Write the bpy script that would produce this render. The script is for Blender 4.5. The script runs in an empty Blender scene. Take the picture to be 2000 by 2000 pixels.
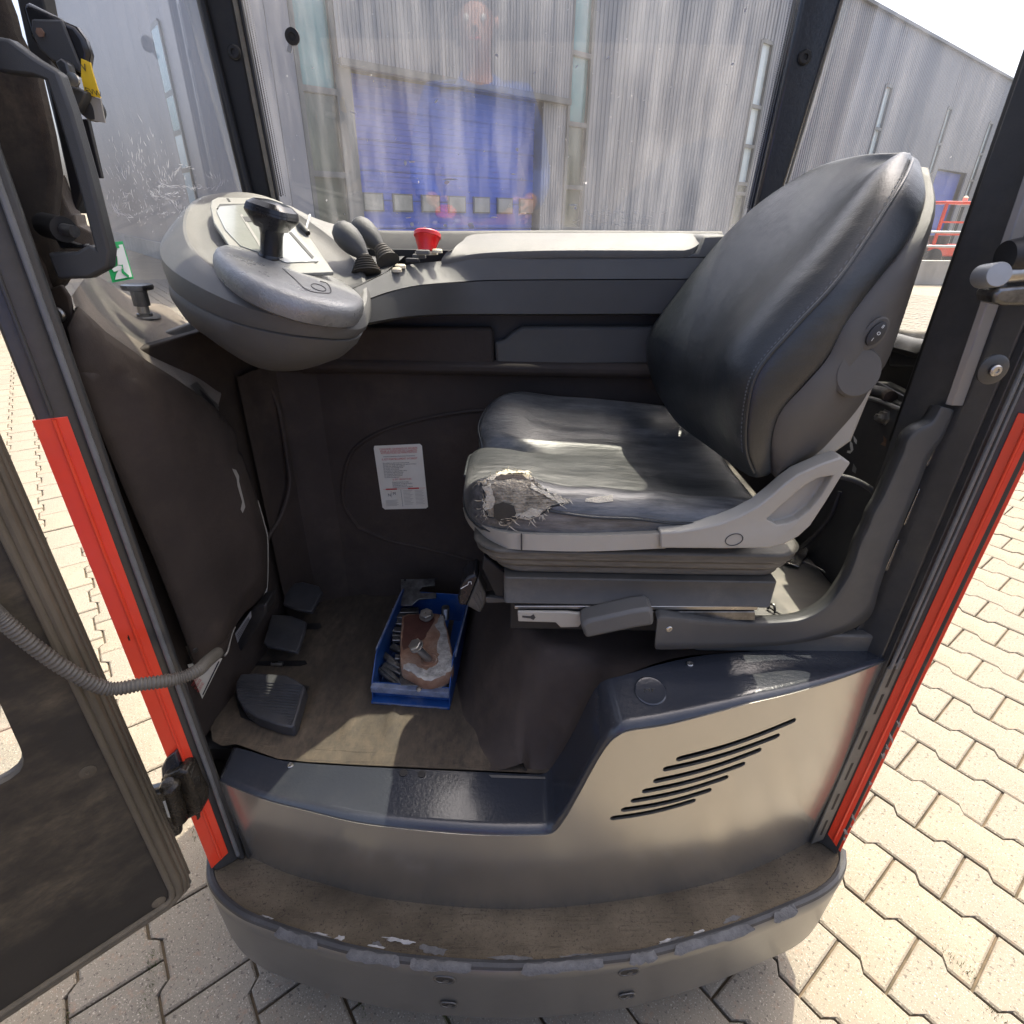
import bpy, bmesh, math, random
from mathutils import Vector, Matrix
from mathutils.bvhtree import BVHTree
from mathutils.geometry import tessellate_polygon
random.seed(7)
sc = bpy.context.scene
C = sc.collection
R_ = math.radians

# ------------------------------------------------------------------ camera
PITCH, ROLL, FPX, EYE = R_(27.9), R_(1.0), 1096.0, 1.42
_fw = Vector((0, math.cos(PITCH), -math.sin(PITCH))); _up = Vector((0, math.sin(PITCH), math.cos(PITCH))); _rt = Vector((1, 0, 0))
CR = _rt*math.cos(ROLL) + _up*math.sin(ROLL); CU = -_rt*math.sin(ROLL) + _up*math.cos(ROLL)
cam_d = bpy.data.cameras.new('camera'); cam = bpy.data.objects.new('camera', cam_d); C.objects.link(cam)
cam.matrix_world = Matrix(((CR.x, CU.x, -_fw.x, 0), (CR.y, CU.y, -_fw.y, 0), (CR.z, CU.z, -_fw.z, EYE), (0, 0, 0, 1)))
cam_d.sensor_fit = 'HORIZONTAL'; cam_d.sensor_width = 36; cam_d.lens = 36*FPX/2000
cam_d.clip_start = 0.02; cam_d.clip_end = 600
sc.camera = cam
# ------------------------------------------------------------------ light
SUN_AZ, SUN_EL = R_(31), R_(64)       # measured from +Y towards +X
w = bpy.data.worlds.new('World'); sc.world = w; w.use_nodes = True
nt = w.node_tree; nt.nodes.clear()
sky = nt.nodes.new('ShaderNodeTexSky'); sky.sky_type = 'NISHITA'; sky.sun_disc = False
sky.sun_elevation = SUN_EL; sky.sun_rotation = SUN_AZ; sky.dust_density = 8; sky.air_density = 0.6; sky.ozone_density = 1.0
bg = nt.nodes.new('ShaderNodeBackground'); bg.inputs[1].default_value = 0.15
wo = nt.nodes.new('ShaderNodeOutputWorld'); nt.links.new(sky.outputs[0], bg.inputs[0]); nt.links.new(bg.outputs[0], wo.inputs[0])
sl = bpy.data.lights.new('sun', 'SUN'); sl.energy = 2.6; sl.angle = R_(0.5); sl.color = (1.0, 0.91, 0.73)
so = bpy.data.objects.new('sun', sl); C.objects.link(so)
sd = Vector((math.sin(SUN_AZ)*math.cos(SUN_EL), math.cos(SUN_AZ)*math.cos(SUN_EL), math.sin(SUN_EL)))
so.rotation_euler = sd.to_track_quat('Z', 'Y').to_euler(); so.location = sd*20
sc.view_settings.view_transform = 'Standard'; sc.view_settings.look = 'None'
sc.view_settings.exposure = 1.8; sc.view_settings.gamma = 1; sc.view_settings.use_curve_mapping = False
sc.render.engine = 'CYCLES'
sc.cycles.transparent_max_bounces = 16; sc.cycles.max_bounces = 8

# ------------------------------------------------------------------ measuring helpers: photograph point -> place on a real plane
def ray(u, v):
    return _fw + CR*((u-1000)/FPX) - CU*((v-1000)/FPX)
O = Vector((0, 0, EYE))
def P(u, v, Y=None, Z=None, X=None):
    d = ray(u, v)
    t = Y/d.y if Y is not None else ((Z-EYE)/d.z if Z is not None else X/d.x)
    return O + d*t
def onplane(u, v, p0, n):
    d = ray(u, v); return O + d*((p0-O).dot(n)/d.dot(n))

# ------------------------------------------------------------------ materials
MATS = {}
def lin(c): return tuple(c) + (1.0,)
def mat(name, col, rough=0.5, metal=0.0, var=0.0, vscale=8, col2=None, bump=0.0, bscale=200, spec=0.5, coat=0.0,
        dust=0.0, dustcol=(.30, .26, .19), dscale=5, stretch=(1, 1, 1), rvar=0.0, dmin=.45, dmax=.75, speck=0.0, speckcol=(.5, .48, .42), sheen=0, up=0.0, trans=0):
    m = bpy.data.materials.new(name); m.use_nodes = True; MATS[name] = m
    n = m.node_tree.nodes; L = m.node_tree.links; b = n['Principled BSDF']
    b.inputs['Metallic'].default_value = metal; b.inputs['Roughness'].default_value = rough
    b.inputs['Specular IOR Level'].default_value = spec; b.inputs['Coat Weight'].default_value = coat; b.inputs['Coat Roughness'].default_value = .12
    if sheen: b.inputs['Sheen Weight'].default_value = sheen; b.inputs['Sheen Roughness'].default_value = .6
    tc = n.new('ShaderNodeTexCoord'); mp = n.new('ShaderNodeMapping'); mp.inputs['Scale'].default_value = stretch
    L.new(tc.outputs['Object'], mp.inputs[0])
    def noise(s, det=6, r=.6, st=True):
        q = n.new('ShaderNodeTexNoise'); q.inputs['Scale'].default_value = s; q.inputs['Detail'].default_value = det; q.inputs['Roughness'].default_value = r
        L.new((mp if st else tc).outputs['Vector' if st else 'Object'], q.inputs['Vector']); return q
    def ramp(src, a, c):
        q = n.new('ShaderNodeMapRange'); q.inputs['From Min'].default_value = a; q.inputs['From Max'].default_value = c; L.new(src, q.inputs['Value']); return q.outputs[0]
    def mix(f, a, c):
        q = n.new('ShaderNodeMix'); q.data_type = 'RGBA'
        if isinstance(f, float): q.inputs[0].default_value = f
        else: L.new(f, q.inputs[0])
        for i, s in ((6, a), (7, c)):
            if isinstance(s, tuple): q.inputs[i].default_value = lin(s)
            else: L.new(s, q.inputs[i])
        return q.outputs[2]
    c = tuple(col); cur = c
    if var or col2:
        c2 = col2 or tuple(x*(1-var) for x in col)
        cur = mix(ramp(noise(vscale).outputs[0], .35, .65), c, tuple(c2))
    if speck:
        f = ramp(noise(260, 2, .7).outputs[0], .60, .66)
        cur = mix(f, cur if not isinstance(cur, tuple) else cur, tuple(speckcol))
        f = ramp(noise(330, 2, .7).outputs[0], .62, .68)
        cur = mix(f, cur, tuple(x*.45 for x in col))
    if speck >= 1:
        f = ramp(noise(120, 2, .6).outputs[0], .62, .66)
        cur = mix(f, cur, tuple(x*.5 for x in col))
        f = ramp(noise(45, 3, .7).outputs[0], .56, .74)
        cur = mix(f, cur, (col[0]*1.05, col[1]*.86, col[2]*.78))
    if dust:
        f = ramp(noise(dscale, 9, .68).outputs[0], dmin, dmax)
        mm = n.new('ShaderNodeMath'); mm.operation = 'MULTIPLY'; L.new(f, mm.inputs[0]); mm.inputs[1].default_value = dust
        f2 = ramp(noise(dscale*14, 5, .7).outputs[0], .25, .75)
        m2 = n.new('ShaderNodeMath'); m2.operation = 'MULTIPLY'; L.new(mm.outputs[0], m2.inputs[0]); L.new(f2, m2.inputs[1])
        cur = mix(m2.outputs[0], cur, tuple(dustcol))
        r = n.new('ShaderNodeMapRange'); r.inputs['To Min'].default_value = rough; r.inputs['To Max'].default_value = min(1, rough+.45); L.new(m2.outputs[0], r.inputs['Value'])
        L.new(r.outputs[0], b.inputs['Roughness'])
    elif rvar:
        r = n.new('ShaderNodeMapRange'); r.inputs['From Min'].default_value = .3; r.inputs['From Max'].default_value = .7
        r.inputs['To Min'].default_value = max(.02, rough-rvar); r.inputs['To Max'].default_value = min(1, rough+rvar); L.new(noise(vscale*2).outputs[0], r.inputs['Value'])
        L.new(r.outputs[0], b.inputs['Roughness'])
    if isinstance(cur, tuple): b.inputs['Base Color'].default_value = lin(cur)
    else: L.new(cur, b.inputs['Base Color'])
    if bump and name in ('black_vinyl', 'worn_shiny_vinyl', 'brown_black_liner', 'rusty_steel', 'dusty_bellows_rubber'):
        b0 = n.new('ShaderNodeBump'); b0.inputs['Strength'].default_value = .35; b0.inputs['Distance'].default_value = .006
        L.new(noise(22, 4, .55).outputs[0], b0.inputs['Height'])
    else: b0 = None
    if bump:
        bp = n.new('ShaderNodeBump'); bp.inputs['Strength'].default_value = bump; bp.inputs['Distance'].default_value = .002
        L.new(noise(bscale, 3, .6).outputs[0], bp.inputs['Height']); L.new(bp.outputs[0], b.inputs['Normal'])
        if b0: L.new(b0.outputs[0], bp.inputs['Normal'])
    return m

M = {}
M['char'] = mat('charcoal_paint', (.044, .045, .045), .36, var=.25, vscale=5, bump=.10, bscale=350, dust=.30, dustcol=(.17, .155, .125), dscale=3.5, coat=.25)
M['panel'] = mat('charcoal_panel_paint', (.42, .405, .37), .25, metal=.82, var=.10, vscale=3, bump=.05, bscale=600, dust=.04, dustcol=(.20, .18, .14), dscale=2.5, coat=.3)
M['navy'] = mat('blue_black_paint', (.030, .034, .043), .22, var=.2, vscale=6, bump=.22, bscale=160, dust=.25, dustcol=(.16, .15, .13), dscale=6, coat=.3)
M['black'] = mat('black_rubber', (.012, .012, .013), .55, var=.3, vscale=20, dust=.4, dustcol=(.10, .085, .06), dscale=9)
M['seal'] = mat('dusty_rubber_seal', (.13, .108, .072), .7, var=.5, vscale=12, dust=.8, dustcol=(.22, .18, .125), dscale=7, stretch=(1, 1, .25), bump=.2, bscale=120)
M['red'] = mat('red_paint', (.86, .060, .022), .30, var=.12, vscale=9, bump=.03, bscale=60, dust=.15, dustcol=(.5, .2, .12), dscale=12, coat=.4)
M['brown'] = mat('brown_black_liner', (.050, .038, .031), .70, var=.4, vscale=4, bump=.2, bscale=900, dust=.55, dustcol=(.20, .15, .105), dscale=2.2, dmin=.48, dmax=.82, spec=.35)
M['carpet'] = mat('dusty_sunlit_carpet', (.20, .165, .13), .95, var=.45, vscale=14, bump=.8, bscale=900, dust=.65, dustcol=(.25, .20, .15), dscale=8, dmin=.35, dmax=.75, spec=.2, sheen=.2)  # brown carpet with sunlight put into its pale colour
M['floor'] = mat('dusty_floor_mat', (.042, .034, .025), .75, var=.5, vscale=12, stretch=(1, .5, 1), bump=.25, bscale=260, dust=.75, dustcol=(.24, .18, .115), dscale=5, dmin=.34, dmax=.78)
M['step'] = mat('step_grit_mat', (.125, .103, .072), .95, var=.5, vscale=7, bump=1.0, bscale=420, dust=.4, dustcol=(.24, .195, .14), dscale=9, speck=.5, speckcol=(.04, .03, .025), spec=.2)
M['plastic'] = mat('grey_plastic', (.115, .112, .104), .50, var=.18, vscale=9, bump=.35, bscale=1300, dust=.42, dustcol=(.30, .265, .21), dscale=3.5, rvar=.1)
M['fascia'] = mat('dark_grey_plastic', (.105, .105, .10), .48, var=.12, vscale=6, bump=.35, bscale=1500, dust=.2, dustcol=(.2, .18, .15), dscale=4)
M['fascia2'] = mat('darker_grey_plastic', (.062, .062, .060), .50, var=.12, vscale=6, bump=.35, bscale=1500, dust=.2, dustcol=(.15, .135, .11), dscale=4)
M['disc'] = mat('worn_steering_disc', (.26, .26, .255), .34, metal=.35, var=.30, vscale=16, bump=.5, bscale=420, rvar=.12)
M['leather'] = mat('black_vinyl', (.018, .022, .025), .36, var=.3, vscale=9, bump=.22, bscale=750, dust=.28, dustcol=(.12, .12, .11), dscale=6, stretch=(.45, 1, 1), spec=.6)
M['wornleather'] = mat('worn_shiny_vinyl', (.026, .030, .033), .27, var=.35, vscale=14, bump=.25, bscale=500, dust=.85, dustcol=(.36, .35, .33), dscale=11, stretch=(.16, 1, 1), spec=.8, dmin=.32, dmax=.78)  # pale streaks are wear plus a painted silver sheen
M['seatshell'] = mat('seat_shell_plastic', (.085, .08, .072), .5, var=.15, vscale=8, bump=.3, bscale=1300, dust=.3, dustcol=(.18, .16, .13), dscale=5)
M['trimgrey'] = mat('light_grey_seat_plastic', (.36, .34, .29), .42, var=.12, vscale=8, bump=.2, bscale=1200, dust=.35, dustcol=(.36, .31, .23), dscale=6)
M['bellows'] = mat('dusty_bellows_rubber', (.06, .056, .048), .5, var=.3, vscale=14, dust=.85, dustcol=(.32, .28, .21), dscale=9, stretch=(.3, 1, 3), dmin=.35, dmax=.75)
M['foam'] = mat('torn_foam', (.44, .385, .29), .95, var=.55, vscale=60, bump=1.0, bscale=300)
M['fibre'] = mat('frayed_fabric', (.58, .53, .42), .95, var=.25, vscale=90, bump=.8, bscale=400)
M['steel'] = mat('bare_steel', (.50, .48, .44), .34, metal=.9, var=.3, vscale=20, rvar=.1)
M['blackmetal'] = mat('oiled_black_steel', (.24, .24, .235), .28, metal=.8, var=.6, vscale=50, dust=.5, dustcol=(.22, .20, .17), dscale=30)
M['rust'] = mat('rusty_steel', (.25, .145, .09), .70, col2=(.17, .085, .05), vscale=40, dust=.5, dustcol=(.36, .32, .26), dscale=22, dmin=.46, dmax=.62, bump=.5, bscale=220)
M['blue'] = mat('blue_toolbox_paint', (.012, .065, .24), .38, var=.3, vscale=12, dust=.7, dustcol=(.20, .22, .26), dscale=22, dmin=.5, dmax=.7)
M['bluedoor'] = mat('blue_door_paint', (.022, .07, .40), .45, var=.1, vscale=2)
M['white'] = mat('label_white', (.72, .70, .60), .5, var=.08, vscale=30)
M['redprint'] = mat('red_print', (.55, .06, .05), .6)
M['blackprint'] = mat('black_print', (.03, .03, .03), .6)
M['green'] = mat('exit_green', (.02, .42, .12), .45)
M['signwhite'] = mat('sign_white', (.80, .82, .78), .45)
M['yellow'] = mat('yellow_label', (.80, .52, .02), .5)
M['redplastic'] = mat('emergency_red', (.72, .012, .015), .35, coat=.3)
M['beige'] = mat('beige_buttons', (.62, .55, .40), .5)
M['screen'] = mat('display_glass', (.30, .31, .28), .10, var=.3, vscale=12, spec=.8, dust=.4, dustcol=(.55, .53, .46), dscale=12)
M['boot'] = mat('dusty_lever_boot', (.10, .09, .075), .6, var=.3, vscale=40, dust=.5, dustcol=(.34, .29, .21), dscale=30)
M['lip'] = mat('dark_rubber_lip', (.035, .036, .038), .6, var=.4, vscale=40, dust=.4, dustcol=(.2,.2,.2), dscale=20)
M['hose'] = mat('grey_conduit_plastic', (.115, .105, .085), .55, var=.2, vscale=20)
M['cyl'] = mat('silver_strip', (.27, .27, .27), .32, metal=.4, var=.15, vscale=5)
M['cladding'] = mat('grey_cladding', (.165, .182, .215), .45, var=.08, vscale=1.2, stretch=(1, 1, .15), metal=.1)
M['cladding2'] = mat('grey_flat_cladding', (.16, .172, .21), .45, var=.06, vscale=.8, stretch=(1, 1, .15), metal=.1)
M['trim'] = mat('dark_window_trim', (.075, .085, .095), .4, var=.1, vscale=4)
M['teal'] = mat('teal_window_glass', (.07, .19, .205), .06, var=.25, vscale=1.3, spec=1.0)  # teal of the reflection put into the pane colour
M['murk'] = mat('murky_window_glass', (.115, .135, .115), .08, var=.55, vscale=1.6, stretch=(1, 1, .3), spec=.9)  # green-grey reflections put into the pane colour
M['skyglass'] = mat('pale_window_glass', (.42, .52, .58), .08, var=.1, vscale=1, spec=.8)  # sky reflection put into the pale pane colour
M['concrete'] = mat('concrete', (.36, .34, .30), .85, var=.2, vscale=2, bump=.3, bscale=60)
M['galv'] = mat('galvanised_steel', (.45, .46, .46), .5, metal=.5, var=.2, vscale=10)
M['paver'] = mat('paving_concrete', (.180, .162, .130), .88, var=.14, vscale=3.5, bump=.6, bscale=240, speck=1, speckcol=(.34, .31, .25), spec=.3)
M['paver2'] = mat('paving_concrete_warm', (.196, .173, .134), .88, var=.2, vscale=4.5, bump=.6, bscale=240, speck=1, speckcol=(.34, .31, .25), spec=.3)
M['joint'] = mat('sandy_joint', (.105, .078, .050), .95, var=.5, vscale=25, col2=(.05, .042, .026), bump=.6, bscale=150)
M['grass'] = mat('joint_moss', (.07, .10, .02), .9, var=.5, vscale=60)
M['workblue'] = mat('blue_work_cloth', (.035, .10, .42), .85, var=.25, vscale=7)
M['skin'] = mat('skin', (.55, .27, .19), .5, var=.1, vscale=20)
M['hair'] = mat('dark_hair', (.03, .02, .015), .7)
M['shoe'] = mat('black_shoe', (.02, .02, .02), .6)

def glass_mat(name, dust, scratch, tint=(.95, .97, .98), refl=.18):
    m = bpy.data.materials.new(name); m.use_nodes = True; n = m.node_tree.nodes; L = m.node_tree.links; n.clear()
    out = n.new('ShaderNodeOutputMaterial'); tr = n.new('ShaderNodeBsdfTransparent'); tr.inputs[0].default_value = lin(tint)
    gl = n.new('ShaderNodeBsdfGlossy'); gl.inputs['Roughness'].default_value = .015
    lw = n.new('ShaderNodeFresnel'); lw.inputs['IOR'].default_value = 1.45
    mr = n.new('ShaderNodeMapRange'); mr.inputs['To Min'].default_value = refl*.3; mr.inputs['To Max'].default_value = .9; L.new(lw.outputs[0], mr.inputs['Value'])
    ge = n.new('ShaderNodeNewGeometry'); iv = n.new('ShaderNodeMath'); iv.operation = 'SUBTRACT'; iv.inputs[0].default_value = 1; L.new(ge.outputs['Backfacing'], iv.inputs[1])
    mu = n.new('ShaderNodeMath'); mu.operation = 'MULTIPLY'; L.new(mr.outputs[0], mu.inputs[0]); L.new(iv.outputs[0], mu.inputs[1]); mr = mu
    m1 = n.new('ShaderNodeMixShader'); L.new(mr.outputs[0], m1.inputs[0]); L.new(tr.outputs[0], m1.inputs[1]); L.new(gl.outputs[0], m1.inputs[2])
    tl = n.new('ShaderNodeBsdfTranslucent'); tl.inputs[0].default_value = (.85, .85, .87, 1)
    df = n.new('ShaderNodeBsdfDiffuse'); df.inputs[0].default_value = (.7, .7, .72, 1)
    m2 = n.new('ShaderNodeMixShader'); m2.inputs[0].default_value = .4; L.new(tl.outputs[0], m2.inputs[1]); L.new(df.outputs[0], m2.inputs[2])
    tc = n.new('ShaderNodeTexCoord'); mp = n.new('ShaderNodeMapping'); mp.inputs['Scale'].default_value = (1, 1, .05); L.new(tc.outputs['Object'], mp.inputs[0])
    def nz(s, mapped, det=6):
        q = n.new('ShaderNodeTexNoise'); q.inputs['Scale'].default_value = s; q.inputs['Detail'].default_value = det; q.inputs['Roughness'].default_value = .65
        L.new(mp.outputs[0] if mapped else tc.outputs['Object'], q.inputs['Vector']); return q.outputs[0]
    def rg(src, a, c, lo, hi):
        q = n.new('ShaderNodeMapRange'); q.inputs[1].default_value = a; q.inputs[2].default_value = c; q.inputs[3].default_value = lo; q.inputs[4].default_value = hi; L.new(src, q.inputs[0]); return q.outputs[0]
    streak = rg(nz(24, True), .42, .72, dust*.35, dust*2.0)
    big = rg(nz(3, False), .4, .7, .6, 1.3)
    fleck = rg(nz(60, False, 3), .735, .76, 0, scratch)
    mm = n.new('ShaderNodeMath'); mm.operation = 'MULTIPLY'; L.new(streak, mm.inputs[0]); L.new(big, mm.inputs[1])
    ad = n.new('ShaderNodeMath'); ad.operation = 'ADD'; ad.use_clamp = True; L.new(mm.outputs[0], ad.inputs[0]); L.new(fleck, ad.inputs[1])
    m3 = n.new('ShaderNodeMixShader'); L.new(ad.outputs[0], m3.inputs[0]); L.new(m1.outputs[0], m3.inputs[1]); L.new(m2.outputs[0], m3.inputs[2])
    L.new(m3.outputs[0], out.inputs[0]); return m
M['glass'] = glass_mat('dusty_cab_glass', .062, .45)
M['glass2'] = glass_mat('hazy_cab_glass', .07, .35, refl=.15)

# ------------------------------------------------------------------ mesh helpers
def obj(name, verts, faces, m, parent=None, smooth=True, angle=35, bevel=0, seg=2, solid=0, sub=0, soloff=-1):
    me = bpy.data.meshes.new(name); me.from_pydata([tuple(v) for v in verts], [], faces); me.update()
    bm = bmesh.new(); bm.from_mesh(me); bmesh.ops.remove_doubles(bm, verts=bm.verts, dist=1e-6); bmesh.ops.recalc_face_normals(bm, faces=bm.faces); bm.to_mesh(me); bm.free()
    return fin(name, me, m, parent, smooth, angle, bevel, seg, solid, sub, soloff)
def fin(name, me, m, parent=None, smooth=True, angle=35, bevel=0, seg=2, solid=0, sub=0, soloff=-1):
    me.materials.append(M[m] if isinstance(m, str) else m)
    if smooth:
        me.polygons.foreach_set('use_smooth', [True]*len(me.polygons)); me.set_sharp_from_angle(angle=R_(angle))
    o = bpy.data.objects.new(name, me); C.objects.link(o)
    if parent: attach(o, parent)
    if sub: s = o.modifiers.new('s', 'SUBSURF'); s.levels = s.render_levels = sub
    if solid: s = o.modifiers.new('t', 'SOLIDIFY'); s.thickness = solid; s.offset = soloff
    if bevel: b = o.modifiers.new('b', 'BEVEL'); b.width = bevel; b.segments = seg; b.limit_method = 'ANGLE'; b.angle_limit = R_(40); b.harden_normals = False
    return o
def wm(o):
    mtx = o.matrix_basis.copy()
    return wm(o.parent) @ o.matrix_parent_inverse @ mtx if o.parent else mtx
def attach(o, p):
    o.parent = p; o.matrix_parent_inverse = wm(p).inverted()
def empty(name, loc=(0, 0, 0), parent=None, label=None, cat=None, group=None, kind=None):
    o = bpy.data.objects.new(name, None); C.objects.link(o); o.location = loc; o.empty_display_size = .05
    if parent: attach(o, parent)
    return tag(o, label, cat, group, kind)
def tag(o, label=None, cat=None, group=None, kind=None):
    if label: o['label'] = label
    if cat: o['category'] = cat
    if group: o['group'] = group
    if kind: o['kind'] = kind
    return o
def V(*a): return Vector(a)
def box(name, a, b, m, parent=None, bevel=.002, **k):
    x0, y0, z0 = (min(i, j) for i, j in zip(a, b)); x1, y1, z1 = (max(i, j) for i, j in zip(a, b))
    v = [(x, y, z) for z in (z0, z1) for y in (y0, y1) for x in (x0, x1)]
    f = [(0, 2, 3, 1), (4, 5, 7, 6), (0, 1, 5, 4), (2, 6, 7, 3), (0, 4, 6, 2), (1, 3, 7, 5)]
    return obj(name, v, f, m, parent, bevel=bevel, **k)
def slab(name, pts, off, m, parent=None, bevel=.002, **k):
    """polygon of 3D points extruded by the vector off"""
    off = Vector(off); n = len(pts); pts = [Vector(p) for p in pts]
    tri = tessellate_polygon([pts])
    v = pts + [p+off for p in pts]
    f = [tuple(t) for t in tri] + [tuple(n+i for i in reversed(t)) for t in tri] + [(i, (i+1) % n, n+(i+1) % n, n+i) for i in range(n)]
    o = obj(name, v, f, m, parent, bevel=0, **k)
    if bevel:
        bm = bmesh.new(); bm.from_mesh(o.data); bmesh.ops.dissolve_limit(bm, angle_limit=R_(1), verts=bm.verts, edges=bm.edges); bm.to_mesh(o.data); bm.free()
        b = o.modifiers.new('b', 'BEVEL'); b.width = bevel; b.segments = 2; b.limit_method = 'ANGLE'; b.angle_limit = R_(50)
    return o
def cr(pts, n, closed=False):
    """Catmull-Rom resample to n points"""
    pts = [Vector(p) for p in pts]; N = len(pts); out = []; segs = N if closed else N-1
    for k in range(n):
        t = k/(n if closed else n-1)*segs; i = min(int(t), segs-1); f = t-i
        g = (lambda j: pts[j % N]) if closed else (lambda j: pts[max(0, min(N-1, j))])
        a, b, c, d = g(i-1), g(i), g(i+1), g(i+2)
        if not closed:
            if i == 0: a = b*2-c
            if i == segs-1: d = c*2-b
        out.append(.5*((2*b)+(c-a)*f+(2*a-5*b+4*c-d)*f*f+(3*b-a-3*c+d)*f**3))
    return out
def loft(name, rings, m, parent=None, closed=True, cap0=True, cap1=True, **k):
    n = len(rings[0]); v = [p for r in rings for p in r]; f = []
    for i in range(len(rings)-1):
        for j in range(n if closed else n-1):
            j2 = (j+1) % n
            f.append((i*n+j, i*n+j2, (i+1)*n+j2, (i+1)*n+j))
    if closed and cap0: f.append(tuple(range(n)))
    if closed and cap1: f.append(tuple((len(rings)-1)*n+j for j in range(n)))
    return obj(name, v, f, m, parent, **k)
def frame_of(t):
    t = t.normalized(); a = V(0, 0, 1) if abs(t.z) < .9 else V(1, 0, 0)
    x = a.cross(t).normalized(); return x, t.cross(x)
def tube(name, path, r, m, parent=None, n=12, res=None, closed=False, **k):
    pts = cr(path, res, closed) if res else [Vector(p) for p in path]
    rings = []; N = len(pts); x = None
    for i, p in enumerate(pts):
        t = (pts[(i+1) % N]-pts[i-1]) if closed else (pts[min(i+1, N-1)]-pts[max(i-1, 0)])
        t.normalize()
        if x is None: x, y = frame_of(t)
        x = (x-t*x.dot(t)).normalized(); y = t.cross(x)
        rr = r[min(len(r)-1, int(i*len(r)/N))] if isinstance(r, (list, tuple)) else r
        rings.append([p+(x*math.cos(2*math.pi*j/n)+y*math.sin(2*math.pi*j/n))*rr for j in range(n)])
    if closed: rings.append(rings[0])
    return loft(name, rings, m, parent, cap0=not closed, cap1=not closed, **k)
def lathe(name, base, axis, prof, m, parent=None, n=28, **k):
    """prof = [(radius, height along axis)]"""
    base = Vector(base); axis = Vector(axis).normalized(); x, y = frame_of(axis)
    rings = [[base+axis*h+(x*math.cos(2*math.pi*j/n)+y*math.sin(2*math.pi*j/n))*max(r, 1e-4) for j in range(n)] for r, h in prof]
    return loft(name, rings, m, parent, **k)
def bar(name, path, wv, hv, m, parent=None, bevel=.002, **k):
    """rectangular bar along path; wv and hv half-size vectors (constant)"""
    wv, hv = Vector(wv), Vector(hv)
    rings = [[Vector(p)+wv+hv, Vector(p)-wv+hv, Vector(p)-wv-hv, Vector(p)+wv-hv] for p in path]
    return loft(name, rings, m, parent, bevel=bevel, **k)
def bvh_of(*objs):
    dg = bpy.context.evaluated_depsgraph_get(); vs, ps = [], []
    for o in objs:
        e = o.evaluated_get(dg); me = e.to_mesh(); b = len(vs); mw = wm(o)
        vs += [mw @ v.co for v in me.vertices]; ps += [tuple(b+i for i in p.vertices) for p in me.polygons]; e.to_mesh_clear()
    return BVHTree.FromPolygons(vs, ps)
def flecks(name, par, p0, n, items, m, off=.001):
    # small scratches and dried spots on a window pane: (u, v, length, width, angle)
    vs, fs = [], []
    for (u, v, l, w_, a) in items:
        c = onplane(u, v, p0, n)+n*off; x = V(0, 0, 1).cross(n).normalized(); y = n.cross(x)
        d = x*math.cos(a)+y*math.sin(a); e = x*-math.sin(a)+y*math.cos(a); b = len(vs)
        vs += [c-d*l, c-d*l*.3+e*w_, c+d*l*.5+e*w_*.7, c+d*l, c+d*l*.4-e*w_*.8, c-d*l*.4-e*w_]; fs.append(tuple(range(b, b+6)))
    o = obj(name, vs, fs, m, par, smooth=False); o['kind'] = 'stuff'; return o
def ragged(poly, step=5, amp=2.2, seed=1):
    q = random.Random(seed); out = []
    for a, b in zip(poly, poly[1:]+poly[:1]):
        n = max(1, int(math.dist(a, b)/step))
        for k in range(n):
            t = k/n; out.append((a[0]+(b[0]-a[0])*t+q.uniform(-amp, amp), a[1]+(b[1]-a[1])*t+q.uniform(-amp, amp)))
    return out
def decal(name, poly, tree, m, parent, off=.0012, cell=8, lift=0.0, rough=0):
    """a thin patch lying on the surface the tree describes, outline given by sight lines"""
    bm = bmesh.new(); vs = [bm.verts.new((x, y, 0)) for x, y in poly]
    tri = tessellate_polygon([[Vector((x, y, 0)) for x, y in poly]])
    for t in tri:
        try: bm.faces.new([vs[i] for i in t])
        except ValueError: pass
    for _ in range(6):
        es = [e for e in bm.edges if e.calc_length() > cell]
        if not es: break
        bmesh.ops.subdivide_edges(bm, edges=es, cuts=1); bmesh.ops.triangulate(bm, faces=bm.faces)
    last = None; bad = []
    for v in bm.verts:
        d = ray(v.co.x, v.co.y).normalized(); h, nn, i, dist = tree.ray_cast(O, d)
        if h is None: bad.append(v); continue
        if nn.dot(d) > 0: nn = -nn
        v.co = h+nn*(off+(random.random()*rough))
    bmesh.ops.delete(bm, geom=bad, context='VERTS')
    bmesh.ops.recalc_face_normals(bm, faces=bm.faces)
    me = bpy.data.meshes.new(name); bm.to_mesh(me); bm.free()
    return fin(name, me, m, parent)
def text(name, s, o, xd, yd, size, m, parent, align='LEFT', lift=.0008, squeeze=1.0):
    cu = bpy.data.curves.new(name, 'FONT'); cu.body = s; cu.size = size; cu.align_x = align; cu.resolution_u = 2
    t = bpy.data.objects.new('tmp', cu); C.objects.link(t); dg = bpy.context.evaluated_depsgraph_get()
    me = bpy.data.meshes.new_from_object(t.evaluated_get(dg)); bpy.data.objects.remove(t)
    xd, yd = Vector(xd).normalized(), Vector(yd).normalized(); z = xd.cross(yd)
    if z.dot(O-Vector(o)) < 0: z = -z
    for v in me.vertices: v.co = Vector(o)+xd*v.co.x*squeeze+yd*v.co.y+z*lift
    return fin(name, me, m, parent, smooth=False)
def screw(name, p, axis, r, m, parent):
    lathe(name, p, axis, [(r, 0), (r, r*.25), (r*.8, r*.45), (r*.42, r*.45), (r*.36, r*.2), (0, r*.2)], m, parent, n=14)
def boolean_cut(o, cutters):
    for c in cutters:
        md = o.modifiers.new('c', 'BOOLEAN'); md.operation = 'DIFFERENCE'; md.object = c; md.solver = 'EXACT'
    dg = bpy.context.evaluated_depsgraph_get(); me = bpy.data.meshes.new_from_object(o.evaluated_get(dg))
    o.modifiers.clear(); o.data = me
    for c in cutters: bpy.data.objects.remove(c)
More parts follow.
